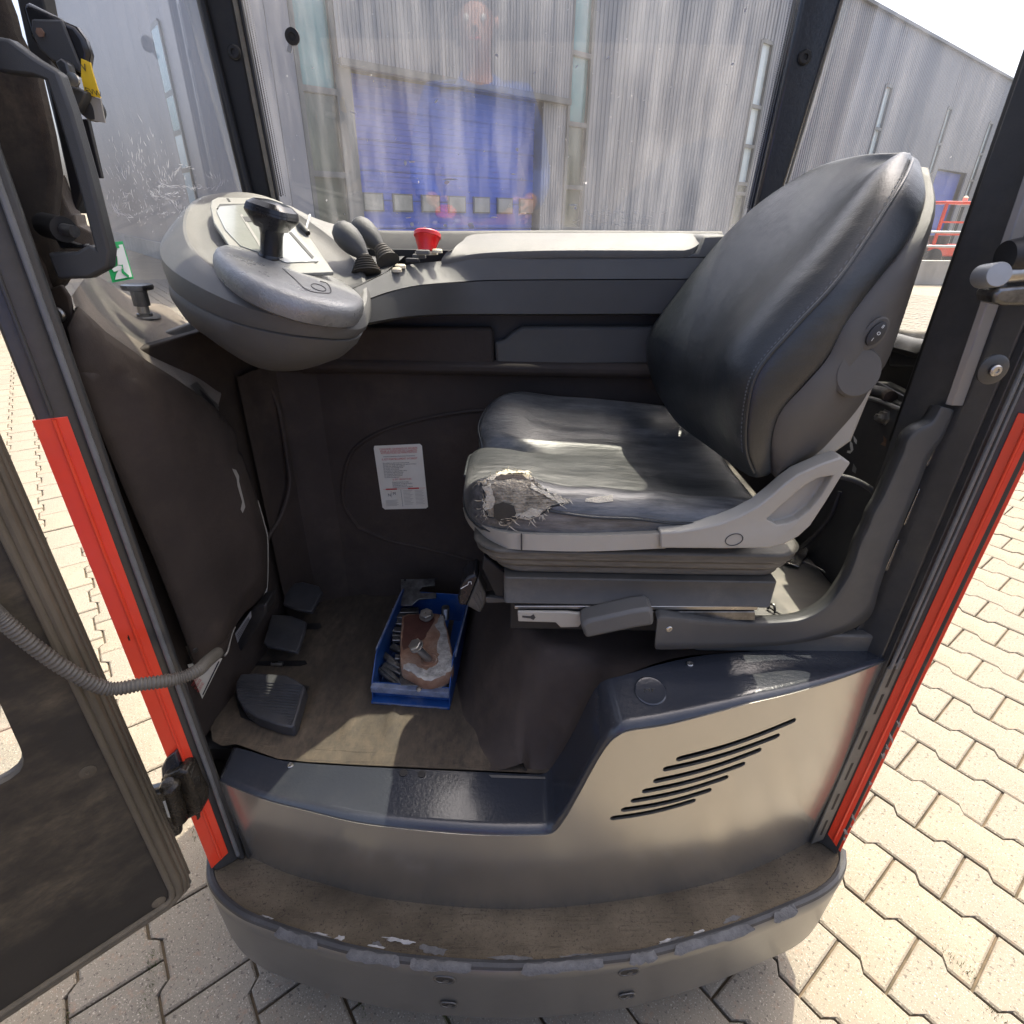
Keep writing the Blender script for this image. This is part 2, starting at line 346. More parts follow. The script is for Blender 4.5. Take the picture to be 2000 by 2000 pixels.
# vertical wall over a plan curve
class Wall:
    def __init__(s, plan): s.p = [Vector((q[0], q[1])) for q in plan]
    def hit(s, u, v):
        d = ray(u, v); best = None
        for a, b in zip(s.p, s.p[1:]):
            e = b-a; den = d.x*e.y-d.y*e.x
            if abs(den) < 1e-9: continue
            t = (a.x*e.y-a.y*e.x)/den; k = (a.x*d.y-a.y*d.x)/den
            if t > 0 and -.05 <= k <= 1.05:
                q = O+d*t
                if best is None or abs(k-.5) < best[1]: best = (q, abs(k-.5))
        return best[0]
    def y(s, x):
        for a, b in zip(s.p, s.p[1:]):
            if a.x <= x <= b.x: return a.y+(b.y-a.y)*(x-a.x)/(b.x-a.x)
        return s.p[0].y if x < s.p[0].x else s.p[-1].y
def interp(x, tab):
    if x <= tab[0][0]: return tab[0][1]
    for (a, b), (c, d) in zip(tab, tab[1:]):
        if x <= c: return b+(d-b)*(x-a)/(c-a)
    return tab[-1][1]
def sstep(t): t = max(0, min(1, t)); return t*t*(3-2*t)


M['bay'] = mat('seat_bay_paint', (.068, .070, .070), .45, var=.25, vscale=6, dust=.3, dustcol=(.2, .18, .15), dscale=5)
M['bluegrey'] = mat('worn_blue_grey_edge', (.16, .20, .30), .5, var=.5, vscale=60, dust=.6, dustcol=(.22, .20, .18), dscale=40)
M['liner2'] = mat('dust_smeared_door_liner', (.028, .024, .018), .65, var=.35, vscale=5, bump=.15, bscale=900, dust=1.0, dustcol=(.24, .19, .115), dscale=2.6, stretch=(1, 1, 1.9), dmin=.46, dmax=.80)
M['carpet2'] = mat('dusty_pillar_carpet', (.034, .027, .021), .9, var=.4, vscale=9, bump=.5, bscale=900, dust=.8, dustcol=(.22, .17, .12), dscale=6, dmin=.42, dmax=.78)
M['bumper'] = mat('dark_slate_bumper', (.20, .205, .205), .30, metal=.72, var=.15, vscale=3, bump=.06, bscale=500, dust=.12, dustcol=(.2, .18, .15), dscale=5)
# ================================================================== SETTING: paved yard
ground = obj('ground', [(-150, -60, -.012), (220, -60, -.012), (220, 300, -.012), (-150, 300, -.012)], [(0, 1, 2, 3)], 'joint', smooth=False); ground['kind'] = 'structure'
ea = R_(-52); e_ = V(math.cos(ea), math.sin(ea), 0); n_ = V(-e_.y, e_.x, 0)
LP, WP, AM = .2155, .150, .0105
anchor = P(1742, 1684, Z=0); anchor.z = 0; anchor = anchor - n_*(-AM)   # mean line of the wavy joint
GAP = .0028
def paver_mesh(name, seed, m):
    rr = random.Random(seed)
    # bone-shaped block: half length LP/2, top edge high at the ends, bottom edge low at the ends
    h = LP/2-GAP; W2 = WP/2
    xs = [-h, -h+.043, -h+.060, h-.060, h-.043, h]
    top = [(x, W2+(AM if i in (0, 1, 4, 5) else -AM)-GAP) for i, x in enumerate(xs)]
    out = top+[(x, -y) for x, y in reversed(top)]
    n = len(out); ch = .004; r = [[], [], []]
    for i, (x, y) in enumerate(out):
        k = 1-ch/abs(h) if True else 1
        r[0].append(V(x, y, -.012)); r[1].append(V(x, y, -.0035)); r[2].append(V(x*(1-ch/h), y-ch*math.copysign(1, y), 0))
    vs = r[0]+r[1]+r[2]; f = []
    for q in range(2):
        for i in range(n): f.append((q*n+i, q*n+(i+1) % n, (q+1)*n+(i+1) % n, (q+1)*n+i))
    f += [(2*n+0, 2*n+1, 2*n+10, 2*n+11), (2*n+1, 2*n+2, 2*n+9, 2*n+10), (2*n+2, 2*n+3, 2*n+8, 2*n+9), (2*n+3, 2*n+4, 2*n+7, 2*n+8), (2*n+4, 2*n+5, 2*n+6, 2*n+7)]
    me = bpy.data.meshes.new(name); me.from_pydata([tuple(q) for q in vs], [], f); me.materials.append(M[m]); me.update(); return me
pm = [paver_mesh('paver', i, m) for i, m in enumerate(('paver', 'paver2'))]
# every block place in a wide field; the ones that show largest become parts, the rest one mass
cells = []
cd = _fw
for j in range(-60, 130):
    for i in range(-90, 90):
        t = (i+(.5 if j % 2 else 0))*LP+LP/2
        c = anchor+e_*t+n_*((j-.5)*WP)   # row between joint line j-1 and j
        q = V(c.x, c.y, -EYE); F = q.dot(cd)
        if c.length > 16 or F < .12: continue
        u = 1000+FPX*q.dot(CR)/F; v = 1000-FPX*q.dot(CU)/F
        if not (-2200 < u < 4200 and -50 < v < 4200): continue
        off_ = not (-60 < u < 2060 and v < 2120)
        # only where the photograph could show ground: left gap, right side, bottom
        vis = (u < 480 and v > 560) or (v > 1690 and u < 1700) or (u > 1560 and v > 540)
        if u > 1560 and v < 1640 and u < 1640+(1658-v)*.40-60 and v > 700: vis = False
        if u < 480 and v > 1400 and u < (v-930)*.45-30: vis = False
        if 500 < u < 1500 and v < 1860: vis = False
        if off_: vis = False
        cells.append((not vis, c.length_squared, c, j))
cells.sort(key=lambda a: (a[0], a[1]))
vsm, fsm = [[], []], [[], []]
rz = ea
for k, (hid, _, c, j) in enumerate(cells):
    rr = random.Random(k*7+3)
    dz = rr.uniform(-.0022, .0012); tilt = (rr.uniform(-.006, .006), rr.uniform(-.006, .006), ea+rr.uniform(-.008, .008))
    mt = pm[rr.random() < .4]
    if k < 300 and not hid:
        o = bpy.data.objects.new('paver', mt); C.objects.link(o); o.location = (c.x, c.y, dz); o.rotation_euler = tilt
        attach(o, ground)
    else:
        s = 0 if mt is pm[0] else 1; b = len(vsm[s]); far = c.length > 7
        from_v = [v.co for v in mt.vertices]
        mx = Matrix.Translation((c.x, c.y, dz)) @ Matrix.Rotation(ea, 4, 'Z')
        vsm[s] += [tuple(mx @ v) for v in from_v]; fsm[s] += [tuple(b+i for i in p.vertices) for p in mt.polygons]
vv = vsm[0]+vsm[1]; ff = fsm[0]+[tuple(i+len(vsm[0]) for i in f) for f in fsm[1]]
me = bpy.data.meshes.new('paver_field'); me.from_pydata(vv, [], ff); me.materials.append(M['paver']); me.materials.append(M['paver2'])
me.polygons.foreach_set('material_index', [0]*len(fsm[0])+[1]*len(fsm[1]))
o = bpy.data.objects.new('paver_field', me); C.objects.link(o); o['kind'] = 'stuff'; attach(o, ground)
# far yard beyond the single blocks: one sheet of the same paving
def far_paving():
    m = mat('far_paving', (.24, .20, .14), .9, var=.2, vscale=1.5, bump=.2, bscale=30, col2=(.20, .17, .12)); return m
M['farpave'] = far_paving()
vs = []; fs = []
for k in range(65):
    a = R_(-100+k*200/64)+math.pi/2
    vs += [(15.4*math.cos(a), 15.4*math.sin(a), -.004), (240*math.cos(a), 240*math.sin(a), -.004)]
for k in range(64): fs.append((2*k, 2*k+1, 2*k+3, 2*k+2))
yard = obj('far_yard_paving', vs, fs, 'farpave', smooth=False); yard['kind'] = 'structure'
# little tufts of moss in the joints
rr = random.Random(5); vs = []; fs = []
for (u, v, nn) in [(300, 1880, 60), (295, 1930, 50), (290, 1975, 50), (380, 1630, 30), (140, 1992, 30), (1868, 1880, 40), (1955, 1990, 30), (705, 1965, 30), (880, 1995, 25)]:
    p = P(u, v, Z=0)
    for _ in range(nn):
        q = p+e_*rr.gauss(0, .02)+n_*rr.gauss(0, .005); a = rr.uniform(0, 6.3); l = rr.uniform(.004, .010); b = len(vs)
        s = V(math.cos(a), math.sin(a), 0)*.0012
        vs += [tuple(q-s+V(0, 0, -.008)), tuple(q+s+V(0, 0, -.008)), tuple(q+V(rr.gauss(0, .004), rr.gauss(0, .004), l))]; fs.append((b, b+1, b+2))
moss = obj('joint_moss', vs, fs, 'grass', smooth=False); tag(moss, 'small green moss tufts growing in the paving joints', 'moss', kind='stuff')

# ================================================================== BUILDING
FD = V(.7698, .6383, 0); ND = V(-.6383, .7698, 0)        # along the long facade; into the building
CO = V(-5.083, 12.0, 0); GD = ND                          # corner; the other facade runs back along GD
bld = empty('warehouse_building', CO, label='long grey corrugated warehouse with blue dock doors seen through the cab windows', cat='building')
ZR = 8.37
def fpanel(name, o, T, Nn, s0, s1, z0, z1, m, pitch=.1, depth=.03, out=0, parent=bld):
    """one cladding panel with upright ribs"""
    pts = []
    if pitch:
        k = max(1, round((s1-s0)/pitch)); p = (s1-s0)/k
        for i in range(k):
            a = s0+i*p; pts += [(a, 0), (a+p*.55, 0), (a+p*.65, depth), (a+p*.9, depth)]
        pts.append((s1, 0))
    else: pts = [(s0, 0), (s1, 0)]
    vs = []; fs = []
    for s, d in pts:
        q = o+T*s-Nn*(out-d)
        vs += [V(q.x, q.y, z0), V(q.x, q.y, z1)]
    for i in range(len(pts)-1): fs.append((2*i, 2*i+2, 2*i+3, 2*i+1))
    # closed back so that the panel has thickness
    b = len(vs); a = o+T*s0+Nn*(.08-out); c = o+T*s1+Nn*(.08-out)
    vs += [V(a.x, a.y, z0), V(a.x, a.y, z1), V(c.x, c.y, z0), V(c.x, c.y, z1)]; e2 = 2*(len(pts)-1)
    fs += [(b, b+1, b+3, b+2), (0, b, b+1, 1), (e2, e2+1, b+3, b+2)]
    return obj(name, vs, fs, m, parent, smooth=False)
def fbox(name, o, T, Nn, s0, s1, z0, z1, d0, d1, m, parent=bld, bevel=0):
    """box on the facade: d = distance out of the wall plane (negative = recessed)"""
    vs = [o+T*s-Nn*d+V(0, 0, z) for z in (z0, z1) for d in (d0, d1) for s in (s0, s1)]
    f = [(0, 2, 3, 1), (4, 5, 7, 6), (0, 1, 5, 4), (2, 6, 7, 3), (0, 4, 6, 2), (1, 3, 7, 5)]
    return obj(name, vs, f, m, parent, smooth=False, bevel=bevel)
A_ = (CO, FD, ND); B_ = (CO, GD, -FD)   # second facade: outward normal is -FD side => inward FD
def winstrip(F, s0, s1, zs, mats, frame=.09, d=-.10):
    """tall window: frame bars are parts, panes their own parts"""
    o, T, Nn = F
    w = fbox('window', o, T, Nn, s0, s0+frame, zs[0], zs[-1], d, .03, 'trim')
    fbox('frame', o, T, Nn, s1-frame, s1, zs[0], zs[-1], d, .03, 'trim', w)
    for k, z in enumerate(zs): fbox('frame', o, T, Nn, s0+frame, s1-frame, z-.05, z+.05, d, .025, 'trim', w)
    for k in range(len(zs)-1):
        fbox('pane', o, T, Nn, s0+frame, s1-frame, zs[k]+.05, zs[k+1]-.05, d, d+.03, mats[k % len(mats)], w)
def run(F, s0, s1, z0, z1, m, wpanel, pitch, depth=.03, out=0):
    k = max(1, round((s1-s0)/wpanel)); p = (s1-s0)/k
    for i in range(k): fpanel('wall_panel', *F, s0+i*p+.004, s0+(i+1)*p-.004, z0, z1, m, pitch, depth, out)
run(A_, 0.0, 1.28, 0, ZR, 'cladding2', .42, 0, 0, .02)
winstrip(A_, 1.28, 2.12, [.1, 1.1, 2.08, 3.45, 5.9, ZR-.1], ['murk', 'murk', 'murk', 'teal', 'teal'])
run(A_, 2.12, 8.17, 3.98, ZR, 'cladding', 1.2, .085, .011, .06)
fbox('ledge', *A_, 2.12, 8.17, 3.86, 3.98, -.05, .16, 'trim')
run(A_, 7.38, 8.17, 0, 3.86, 'cladding', .8, .085, .011, 0)
fbox('door_jamb', *A_, 2.12, 2.36, 0, 3.86, -.4, .02, 'trim')
for z0, z1 in [(0, 1.2), (1.2, 1.32), (1.32, 1.9), (1.9, 2.5), (2.5, 3.1), (3.1, 3.86)]: pass
dz = 3.86/7
for k in range(7):
    z0, z1 = k*dz, (k+1)*dz
    p = fpanel('door_section', *A_, 2.36, 7.38, z0+.006, z1-.006, 'bluedoor', 0, 0, -.32)
    for q in range(5):
        fbox('rib', *A_, 2.37, 7.37, z0+.03+q*dz/5, z0+.03+q*dz/5+.035, -.32, -.305, 'bluedoor', p)
M['doorpane'] = mat('grey_door_panes', (.26, .27, .26), .3, var=.3, vscale=2)
wpx = [(713, 754), (782, 818), (836, 872), (889, 923), (940, 972), (988, 1018), (1033, 1062)]
for i in range(7):
    a = 2.5+i*.735
    f = fbox('door_window', *A_, a, a+.50, 1.44, 1.80, -.31, -.27, 'trim')
    fbox('pane', *A_, a+.03, a+.47, 1.47, 1.77, -.29, -.262, 'doorpane', f)
winstrip(A_, 8.17, 8.97, [.1, 1.1, 2.1, 3.5, 4.93, ZR-.1], ['murk', 'murk', 'murk', 'teal', 'teal'])
segs = [8.97, 16.38, 17.16, 26.1, 26.9, 33.7, 34.4, 40.5, 41.3, 62]
for i in range(0, len(segs)-1):
    a, b = segs[i], segs[i+1]
    if i % 2 == 0:
        if a < 35 < b:
            run(A_, a, 35, 0, ZR, 'cladding', .6, .2); run(A_, 35, b, 3.9, ZR, 'cladding', 1.2, .2)
            for k in range(7): fpanel('door_section', *A_, 35, 39.8, k*dz+.006, (k+1)*dz-.006, 'bluedoor', 0, 0, -.3)
            run(A_, 39.8, b, 0, 3.9, 'cladding', .7, .2)
        else: run(A_, a, b, 0, ZR, 'cladding', 1.25, .16, .015)
    else:
        run(A_, a, b, 6.38, ZR, 'cladding', 1.2, .2)
        winstrip(A_, a, b, [.1, 1.2, 2.2, 2.5, 3.6, 4.7, 6.38] if i == 1 else [.1, 2.3, 3.6, 4.9, 6.38], ['murk', 'murk', 'murk', 'skyglass', 'skyglass', 'skyglass'] if i == 1 else ['murk', 'skyglass', 'skyglass', 'skyglass'], frame=.1)
fbox('facade_backing', *A_, .1, 61, 0, 7.75, -.62, -.55, 'trim')  # added dark sheet, keeps bright ground from showing through the facade gaps
fbox('door_jamb', *A_, 7.37, 7.42, 0, 3.86, -.4, -.02, 'trim')
fbox('roof_edge', *A_, -.05, 62, ZR, ZR+.10, -.3, .12, 'trim')
# the other face, running back from the corner
run(B_, 0.0, 3.3, 0, 7.9, 'cladding2', 1.1, 0, 0, .02)
run(B_, 3.3, 4.1, 4.75, 7.9, 'cladding2', .8, 0, 0, .02); run(B_, 3.3, 4.1, 0, 1.2, 'cladding2', .8, 0, 0, .02)
winstrip(B_, 3.3, 4.1, [1.2, 2.2, 2.9, 3.6, 4.75], ['skyglass', 'skyglass', 'teal', 'teal'])
run(B_, 4.1, 24, .5, 7.9, 'cladding2', 1.1, 0, 0, .02)
fbox('plinth', *B_, 4.1, 24, 0, .5, -.1, .06, 'concrete')
fbox('roof_edge', *B_, -.05, 24, 7.9, 7.98, -.3, .12, 'trim')
# roof body of the building
rp = [CO+FD*62+V(0, 0, 7.8), CO+V(0, 0, 7.8), CO+GD*24+V(0, 0, 7.8), CO+GD*24+FD*62+V(0, 0, 7.8)]
slab('roof', [p+ (FD*.1+ND*.1 if k in (1,) else V(0, 0, 0)) for k, p in enumerate(rp)], (0, 0, .1), 'trim', bld, bevel=0)

# ================================================================== RAMP, RAIL AND THE FAR TRUCK
# low concrete ramp wall
q0, q1 = V(9.2, 15.6, 0), V(16.5, 15.2, 0)
def along(a, b, t): return a+(b-a)*t
rw = slab('ramp_wall', [q0, q1, q1+V(0, 0, .62), q0+V(0, 0, .55)], (.12, .25, 0), 'concrete', bevel=.01)
tag(rw, 'low pale concrete ramp wall across the yard behind the seat', 'wall')
rail = empty('guard_rail', along(q0, q1, .5)+V(0, .1, .6), label='galvanised guard rail standing on the low concrete ramp wall', cat='railing')
for t in range(9):
    p = along(q0, q1, t/8)+V(.06, .12, .58+t*.009); tube('post', [p, p+V(.0, 0, .62)], .028, 'galv', rail, n=8)
for h in (.3, .62): tube('rail', [q0+V(.06, .12, .58+h), q1+V(.06, .12, .62+h)], .026, 'galv', rail, n=8)
# red truck far away
ft = empty('red_forklift', (15.4, 22.3, 0), label='small red forklift parked far off beyond the guard rail', cat='forklift truck')
X0, Y0 = 14.6, 22.0
box('chassis', (X0, Y0, .35), (X0+1.9, Y0+1.2, .72), 'red', ft, bevel=.05)
box('counterweight', (X0-.45, Y0+.05, .3), (X0-.003, Y0+1.15, .85), 'blackmetal', ft, bevel=.1)
for sx in (.1, 1.75):
    for sy in (.05, 1.1): box('pillar', (X0+sx, Y0+sy, .723), (X0+sx+.09, Y0+sy+.09, 1.98), 'red', ft, bevel=.01)
box('overhead_guard', (X0+.05, Y0, 1.983), (X0+1.9, Y0+1.2, 2.07), 'red', ft, bevel=.02)
box('mast', (X0+2.0, Y0+.2, .15), (X0+2.15, Y0+1.0, 1.95), 'blackmetal', ft, bevel=.01)
for y in (.35, .75): box('fork', (X0+2.155, Y0+y, .1), (X0+3.1, Y0+y+.12, .15), 'blackmetal', ft)
for z_ in (1.02, 1.40): box('cab_rail', (X0+.19, Y0+.06, z_), (X0+1.74, Y0+.11, z_+.06), 'red', ft, bevel=.005)
box('seat', (X0+.35, Y0+.35, .725), (X0+.85, Y0+.85, 1.0), 'black', ft, bevel=.04)
lathe('beacon', (X0+1.0, Y0+.5, 2.073), (0, 0, 1), [(.08, 0), (.08, .12), (.03, .18)], 'beige', ft, n=10)
for x in (.2, 1.6):
    for y in (-.06, 1.06): lathe('wheel', (X0+x, Y0+y, .3), (0, 1, 0), [(.18, 0), (.30, .02), (.30, .18), (.18, .2)], 'black', ft, n=18)

# ================================================================== THE TRUCK (cab seen through its open door)
truck = empty('industrial_truck', (0, .9, 0), label='dark grey and red industrial truck with its cab door standing open', cat='industrial truck')
ZF, ZS, ZP = .565, .34, .80          # floor, step, seat platform heights
# --- step bumper
rim_px = [(402, 1672), (402, 1717), (420, 1752), (460, 1786), (507, 1808), (616, 1844), (700, 1866), (817, 1884), (1017, 1894), (1216, 1877), (1300, 1861), (1445, 1818), (1560, 1772), (1608, 1749), (1640, 1722), (1655, 1690), (1655, 1662)]
rim = cr([P(u, v, Z=ZS) for u, v in rim_px], 90)
back = [V(rim[-1].x-.01, .80, ZS), V(rim[0].x+.01, .78, ZS)]
cen = V(.05, .75, ZS)
def inset(pts, d):
    out = []
    for i, p in enumerate(pts):
        t = (pts[min(i+1, len(pts)-1)]-pts[max(i-1, 0)]).normalized(); nrm = V(-t.y, t.x, 0); out.append(p+nrm*d)
    return out
def ringz(d, z): return [V(p.x, p.y, z) for p in inset(rim, d)]+[V(back[0].x-d, back[0].y, z), V(back[1].x+d, back[1].y, z)]
bump_ = loft('step_bumper', [ringz(.016, .150), ringz(.004, .158), ringz(.002, .19), ringz(0, .300), ringz(-.001, .328), ringz(.004, .334), ringz(.012, .334)], 'bumper', truck, angle=50)
# worn rubber lip along the rim
lip = [p+V(0, 0, .002) for p in inset(rim, .012)]
tube('step_lip', [V(p.x, p.y, .335) for p in inset(rim, .008)], .0075, 'lip' if 'lip' in M else 'fascia2', truck, n=8)
mat_ring = [V(p.x, p.y, .3365) for p in inset(rim, .0145)]+[V(back[0].x-.02, back[0].y, .3365), V(back[1].x+.02, back[1].y, .3365)]
# grit mat: fine uneven sheet
def sheet(name, outline, m, parent, h, dz=0, cell=.02, seed=1, amp=.0012, down=.003):
    bm = bmesh.new(); vs = [bm.verts.new(p) for p in outline]
    for t in tessellate_polygon([outline]):
        try: bm.faces.new([vs[i] for i in t])
        except ValueError: pass
    for _ in range(7):
        es = [e for e in bm.edges if e.calc_length() > cell]
        if not es: break
        bmesh.ops.subdivide_edges(bm, edges=es, cuts=1); bmesh.ops.triangulate(bm, faces=bm.faces)
    rr = random.Random(seed)
    for v in bm.verts: v.co.z += rr.uniform(-amp, amp)+(h(v.co) if h else 0)
    bmesh.ops.recalc_face_normals(bm, faces=bm.faces)
    if sum(f.normal.z for f in bm.faces) < 0: bmesh.ops.reverse_faces(bm, faces=bm.faces)
    me = bpy.data.meshes.new(name); bm.to_mesh(me); bm.free()
    return fin(name, me, m, parent)
step_mat = sheet('step_mat', mat_ring, 'step', truck, None, amp=.0003, cell=.03)
# paint worn off along the edge: broken pale scuffs
T_step = bvh_of(step_mat, bump_)
rr = random.Random(11)
def edge_px(t):
    k = t*(len(rim_px)-1); i = min(int(k), len(rim_px)-2); f = k-i
    return rim_px[i][0]*(1-f)+rim_px[i+1][0]*f, rim_px[i][1]*(1-f)+rim_px[i+1][1]*f
M['scuff'] = mat('worn_grey_rubber', (.10, .10, .10), .6, var=.4, vscale=60, bump=.8, bscale=300)
M['adhesive'] = mat('dried_white_adhesive', (.34, .34, .33), .5, var=.4, vscale=90)
scf = [(.27, .32), (.36, .42), (.43, .47), (.50, .55), (.57, .61), (.63, .70), (.72, .745)]
def blob_px(cx, cy, rx, ry, n=14, seed=0, jag=.4, ang=0):
    q = random.Random(seed); o = []
    for i in range(n):
        a = 2*math.pi*i/n; k = 1+q.uniform(-jag, jag); x = rx*k*math.cos(a); y = ry*k*math.sin(a)
        o.append((cx+x*math.cos(ang)-y*math.sin(ang), cy+x*math.sin(ang)+y*math.cos(ang)))
    return o
for i, (a, b) in enumerate(scf):
    up_, dn = [], []
    for k in range(13):
        u, v = edge_px(a+(b-a)*k/12); e = .3 if k in (0, 12) else 1; up_.append((u, v-(2+rr.uniform(0, 5))*e)); dn.append((u, v+(6+rr.uniform(-3, 2))*e))
    decal('scuff', up_+dn[::-1], T_step, 'scuff', bump_, off=.0095, cell=12)
for cx, cy, rx, ry, s, an in [(625, 1826, 22, 3, 1, .2), (640, 1838, 16, 2.5, 2, .25), (665, 1833, 10, 4, 3, 0), (740, 1850, 18, 3, 4, .15), (780, 1837, 30, 3, 5, .12), (735, 1846, 9, 6, 6, 0), (520, 1793, 14, 4, 7, .3), (1320, 1836, 18, 5, 8, -.3), (1365, 1822, 12, 4, 9, -.3), (1300, 1840, 14, 4, 10, -.2), (845, 1855, 26, 9, 11, .1), (1000, 1872, 40, 5, 12, 0), (1130, 1868, 36, 5, 13, -.08), (1430, 1795, 18, 5, 14, -.4)]:
    if ry > 4.5 or s in (12, 13): decal('scuff', blob_px(cx, cy, rx, ry, seed=s, ang=an), T_step, 'scuff', step_mat, off=.0016, cell=10)
    else: decal('glue_mark', blob_px(cx, cy, rx, ry, seed=s, ang=an), T_step, 'adhesive', step_mat, off=.002, cell=10)
# bolt slots in the bumper
bw = Wall([(p.x, p.y) for p in rim])
for (u, v, r) in [(868, 1912, .0105), (876, 1961, .0085), (1228, 1897, .0105), (1224, 1944, .0085)]:
    h = bw.hit(u, v); i = min(range(len(rim)), key=lambda k: (rim[k]-V(h.x, h.y, ZS)).length); t = (rim[min(i+1, 89)]-rim[max(i-1, 0)]).normalized(); nn = V(t.y, -t.x, 0)
    def stad(r, sx): return [h+t*(r*sx*math.cos(a)+ (r*.6 if math.cos(a) > 0 else -r*.6))+V(0, 0, r*math.sin(a)) for a in [2*math.pi*k/20 for k in range(20)]]
    slot = loft('bolt_slot', [[p+nn*.0006 for p in stad(r*1.15, 1)], [p+nn*.0022 for p in stad(r*1.08, 1)], [p+nn*.0020 for p in stad(r*.9, 1)], [p-nn*.0006+nn*.0012 for p in stad(r*.86, 1)]], 'char', bump_, cap0=False, cap1=False)
    slab('slot_hole', [p+nn*.0007 for p in stad(r*.86, 1)], nn*.0003, 'black', bump_, bevel=0)
    lathe('bolt_head', h+nn*.0009+V(0, 0, -r*.35)+t*r*.2, nn, [(r*.45, 0), (r*.45, r*.12), (0, r*.14)], 'char', bump_, n=12)

# --- curved front panel with louvres
pb_px = [(482, 1666), (562, 1704), (600, 1713), (700, 1740), (727, 1749), (926, 1773), (1071, 1773), (1288, 1746), (1463, 1706), (1581, 1639)]
pb = cr([P(u, v, Z=ZS) for u, v in pb_px], 60)
for _ in range(30): pb = [pb[0]]+[(a+b*2+c)/4 for a, b, c in zip(pb, pb[1:], pb[2:])]+[pb[-1]]
pw = Wall([(p.x, p.y) for p in pb])
top_px = [(482, 1537), (543, 1557), (600, 1577), (700, 1598), (781, 1612), (926, 1622), (1085, 1621), (1110, 1580), (1140, 1528), (1165, 1484), (1180, 1458), (1195, 1441), (1216, 1427), (1300, 1398), (1387, 1362), (1474, 1347), (1600, 1312), (1684, 1293), (1700, 1286)]
ptop = [pw.hit(u, v) for u, v in top_px]
ztab = [(p.x, p.z) for p in ptop]
def smooth_tab(tab, x0_, x1_, r, n=160):
    xs_ = [x0_+(x1_-x0_)*k/n for k in range(n+1)]
    return [(x, sum(interp(min(max(x+r*j/6, x0_), x1_), tab) for j in range(-6, 7))/13) for x in xs_]
zl = sum(z for x, z in ztab[1:7])/6
ztab = [(x, zl if i < 7 else z) for i, (x, z) in enumerate(ztab)]
zr_ = [(x, z) for x, z in ztab if x > .17]; nz_ = len(zr_)
ztab = [(x, z if x <= .17 else .772+(.806-.772)*sstep((x-.157)/.25)) for x, z in ztab]
ztab = smooth_tab(ztab, pb[0].x, pb[-1].x, .014)
x0, x1 = pb[0].x, pb[-1].x
cols = sorted(set([x0+(x1-x0)*k/110 for k in range(111)]+[p.x for p in ptop if x0 < p.x < x1]))
vs, fs = [], []
NR = 10
def panel_pt(x, f, off=0):
    zt = interp(x, ztab); y = pw.y(x); z = ZS-.004+(zt-ZS+.004)*f
    y -= .010*math.sin(math.pi*min(1, (z-ZS)/.4))*.6   # slight belly
    return V(x, y+off, z)
for x in cols:
    for k in range(NR+1): vs.append(panel_pt(x, k/NR))
for i in range(len(cols)-1):
    for k in range(NR): a = i*(NR+1)+k; fs.append((a, a+NR+1, a+NR+2, a+1))
fp = obj('front_panel', vs, fs, 'panel', truck, solid=.004, soloff=0, angle=60)
slots = [((1325, 1478), (1548, 1405)), ((1299, 1497), (1516, 1434)), ((1280, 1519), (1480, 1461)), ((1258, 1538), (1448, 1487)), ((1236, 1556), (1415, 1512)), ((1217, 1573), (1382, 1536)), ((1196, 1589), (1351, 1556))]
cut = []
for (a, b) in slots:
    nps = 8; up_, lo = [], []
    for k in range(nps+1):
        t = k/nps; u = a[0]+(b[0]-a[0])*t; v = a[1]+(b[1]-a[1])*t+6*math.sin(math.pi*t)*((b[0]-a[0])/220)
        q = pw.hit(u, v); up_.append(q)
    poly = []
    hw = .0056
    for q in up_: poly.append(q+V(0, 0, hw))
    poly += [up_[-1]+V(hw*.8, 0, hw*.5), up_[-1]+V(hw*.8, 0, -hw*.5)]
    for q in up_[::-1]: poly.append(q-V(0, 0, hw))
    poly += [up_[0]+V(-hw*.8, 0, -hw*.5), up_[0]+V(-hw*.8, 0, hw*.5)]
    poly = [p+V(0, -.03, 0) for p in poly]
    cut.append(slab('cutter', poly, (0, .06, 0), 'black', None, bevel=0, smooth=False))
boolean_cut(fp, cut)
fp.data.set_sharp_from_angle(angle=R_(50))
box('panel_backing', (.14, .672, .40), (.54, .682, .76), 'black', truck, bevel=0)
# --- sill band (dark painted frame behind the front panel)
in_px = [(417, 1459), (464, 1461), (543, 1488), (600, 1494), (700, 1500), (830, 1506), (944, 1511), (1075, 1517)]
inl = [P(u, v, Z=ZF) for u, v in in_px]
inr_px = [(1110, 1455, .63), (1140, 1400, .70), (1165, 1354, .765), (1180, 1340, .785), (1204, 1327, .795), (1288, 1300, .80), (1372, 1282, .802), (1517, 1272, .803), (1648, 1262, .803), (1720, 1252, .803)]
inr = [P(u, v, Z=z) for u, v, z in inr_px]
inner = inl+inr
itab = smooth_tab([(p.x, p.y) for p in inner], inner[0].x, inner[-1].x, .03); iz = smooth_tab([(p.x, p.z) for p in inner], inner[0].x, inner[-1].x, .008)
vs, fs = [], []; NB = 5
cols2 = [x0+(x1+.02-x0)*k/140 for k in range(141)]
for x in cols2:
    a = panel_pt(min(x, x1-.001), 1); a.x = x; zi = interp(x+.004, iz); yi = interp(x, itab)
    b = V(x, yi, zi)
    if x < inl[0].x: b.y = inl[0].y
    for k in range(NB+1):
        t = k/NB; p = a*(1-t)+b*t; p.x = x; p.z += .001
        vs.append(p)
    vs.append(V(x, yi+.002, zi-.02))
for i in range(len(cols2)-1):
    for k in range(NB+1): a = i*(NB+2)+k; fs.append((a, a+NB+2, a+NB+3, a+1))
sill = obj('door_sill', vs, fs, 'navy', truck, solid=.003, soloff=0, angle=40)
T_sill = bvh_of(sill)
